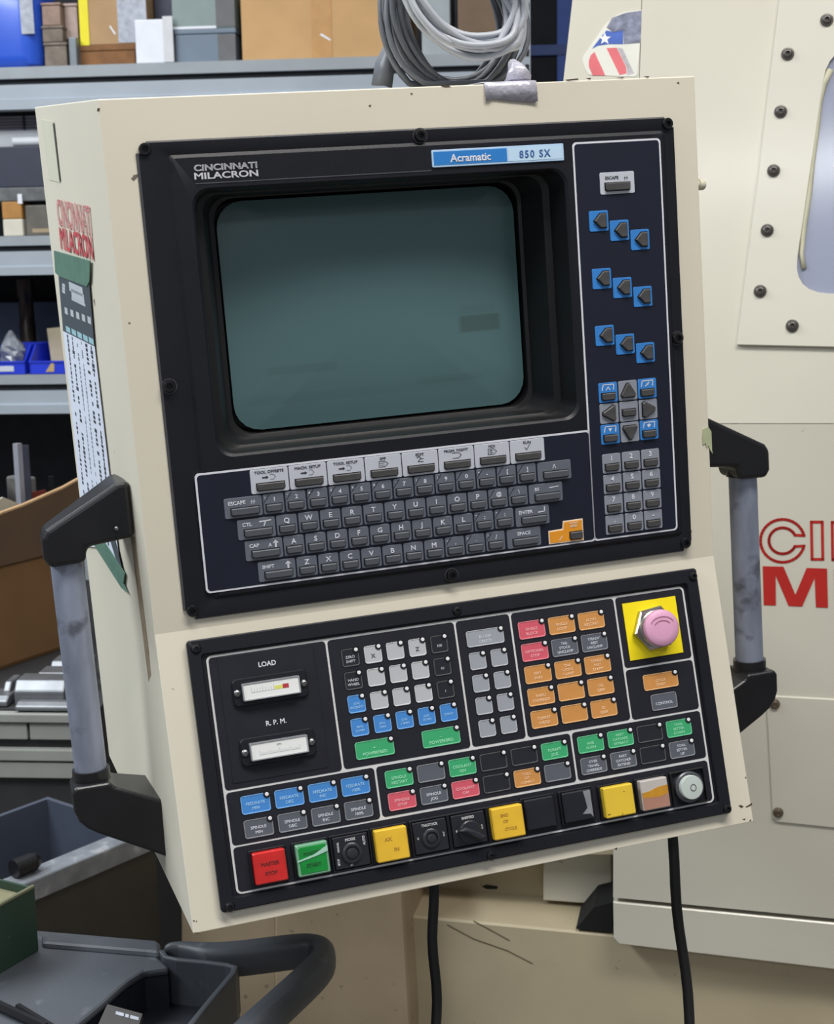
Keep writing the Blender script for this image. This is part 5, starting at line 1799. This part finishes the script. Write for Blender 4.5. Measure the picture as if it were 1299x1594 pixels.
build('cart_body', MB().box(cc.x - .30, cc.x + .10, cc.y - .25, cc.y + .32, 0.08, ZC - .10), M_CARTD, cart, I4)
for dx, dy in ((-.25, -.2), (.05, -.2), (-.25, .27), (.05, .27)):
    build('caster', MB().tube([(cc.x + dx - .015, cc.y + dy, .045), (cc.x + dx + .015, cc.y + dy, .045)], .044, 16), M_BRKT, cart, I4, smooth=40)

# green steel box on the cart
a, b = onz(-40, 1540, ZC), onz(60, 1480, ZC)
gx = b - a; gx.z = 0; gl = gx.length; gx.normalize(); gn = Vector((gx.y, -gx.x, 0))
GB = frame(Vector((a.x, a.y, ZC + .0006)), gx, mz, gn)
hgt = uv(GB, 57, 1379)[1]
gb = thing('green_toolbox', 'open dark green steel box standing on the grey cart', 'toolbox', GB)
M_GRB = mat('dark_green_paint', (38, 62, 48), .45, var=.12, scale=14, dirt=(130, 136, 120), dirt_amt=.5, dirt_scale=50, dirt_pos=.68)
M_GRI = mat('khaki_inside', (120, 116, 88), .6, var=.15)
build('front_wall', MB().box(0, gl, 0, hgt, -.003, 0), M_GRB, gb, GB)
build('side_wall', MB().box(gl - .003, gl, 0, hgt, -.07, -.003), M_GRB, gb, GB)
build('side_wall', MB().box(0, .003, 0, hgt, -.07, -.003), M_GRB, gb, GB)
build('rear_wall', MB().box(0, gl, 0, hgt, -.073, -.07), M_GRB, gb, GB)
build('tray', MB().box(.003, gl - .003, hgt - .012, hgt - .008, -.07, -.003), M_GRI, gb, GB)
build('rolled_edge', MB().tube([(0, hgt, -.0015), (gl, hgt, -.0015)], .0022, 8), mat('khaki_edge', (96, 98, 76), .5), gb, GB)
# hex keys and a small card
for i, (p, q, r_) in enumerate((((-30, 1553), (70, 1600), .0042), ((28, 1568), (110, 1618), .0036))):
    a, b = onz(*p, ZC + .004), onz(*q, ZC + .004)
    a.z = b.z = ZC + r_ + .0006
    hk = MB().tube([a, a.lerp(b, .5), b, b + (b - a).normalized().cross(Vector((0, 0, 1))) * .03], r_, 6)
    tag(build('hex_key', hk, M_BOLTB, None, I4), ('longer black hex key lying at the near left edge of the cart', 'shorter black hex key lying right of the longer one on the cart')[i], 'hex key')
cz = ZC - .0395
cdp = [(167, 1563), (222, 1578), (207, 1625), (148, 1606)]
cd_o = build('small_box', MB().prism(zp_(cdp, cz + .036), cz, cz + .036), mat('grey_carton', (62, 60, 60), .6, var=.1), None, I4)
tag(cd_o, 'small grey carton lying in the well of the cart', 'box')
cl = MB()
for u0, u1 in ((.25, .48), (.52, .62), (.66, .9)):
    p0 = onz(167 + 55 * u0, 1570 + 15 * u0, cz + .0364); p1 = onz(167 + 55 * u1, 1570 + 15 * u1, cz + .0364); p2 = onz(166 + 55 * u1, 1575 + 15 * u1, cz + .0364); p3 = onz(166 + 55 * u0, 1575 + 15 * u0, cz + .0364)
    cl.poly([p0, p1, p2, p3])
build('print', cl, M_PLBL, cd_o, I4)
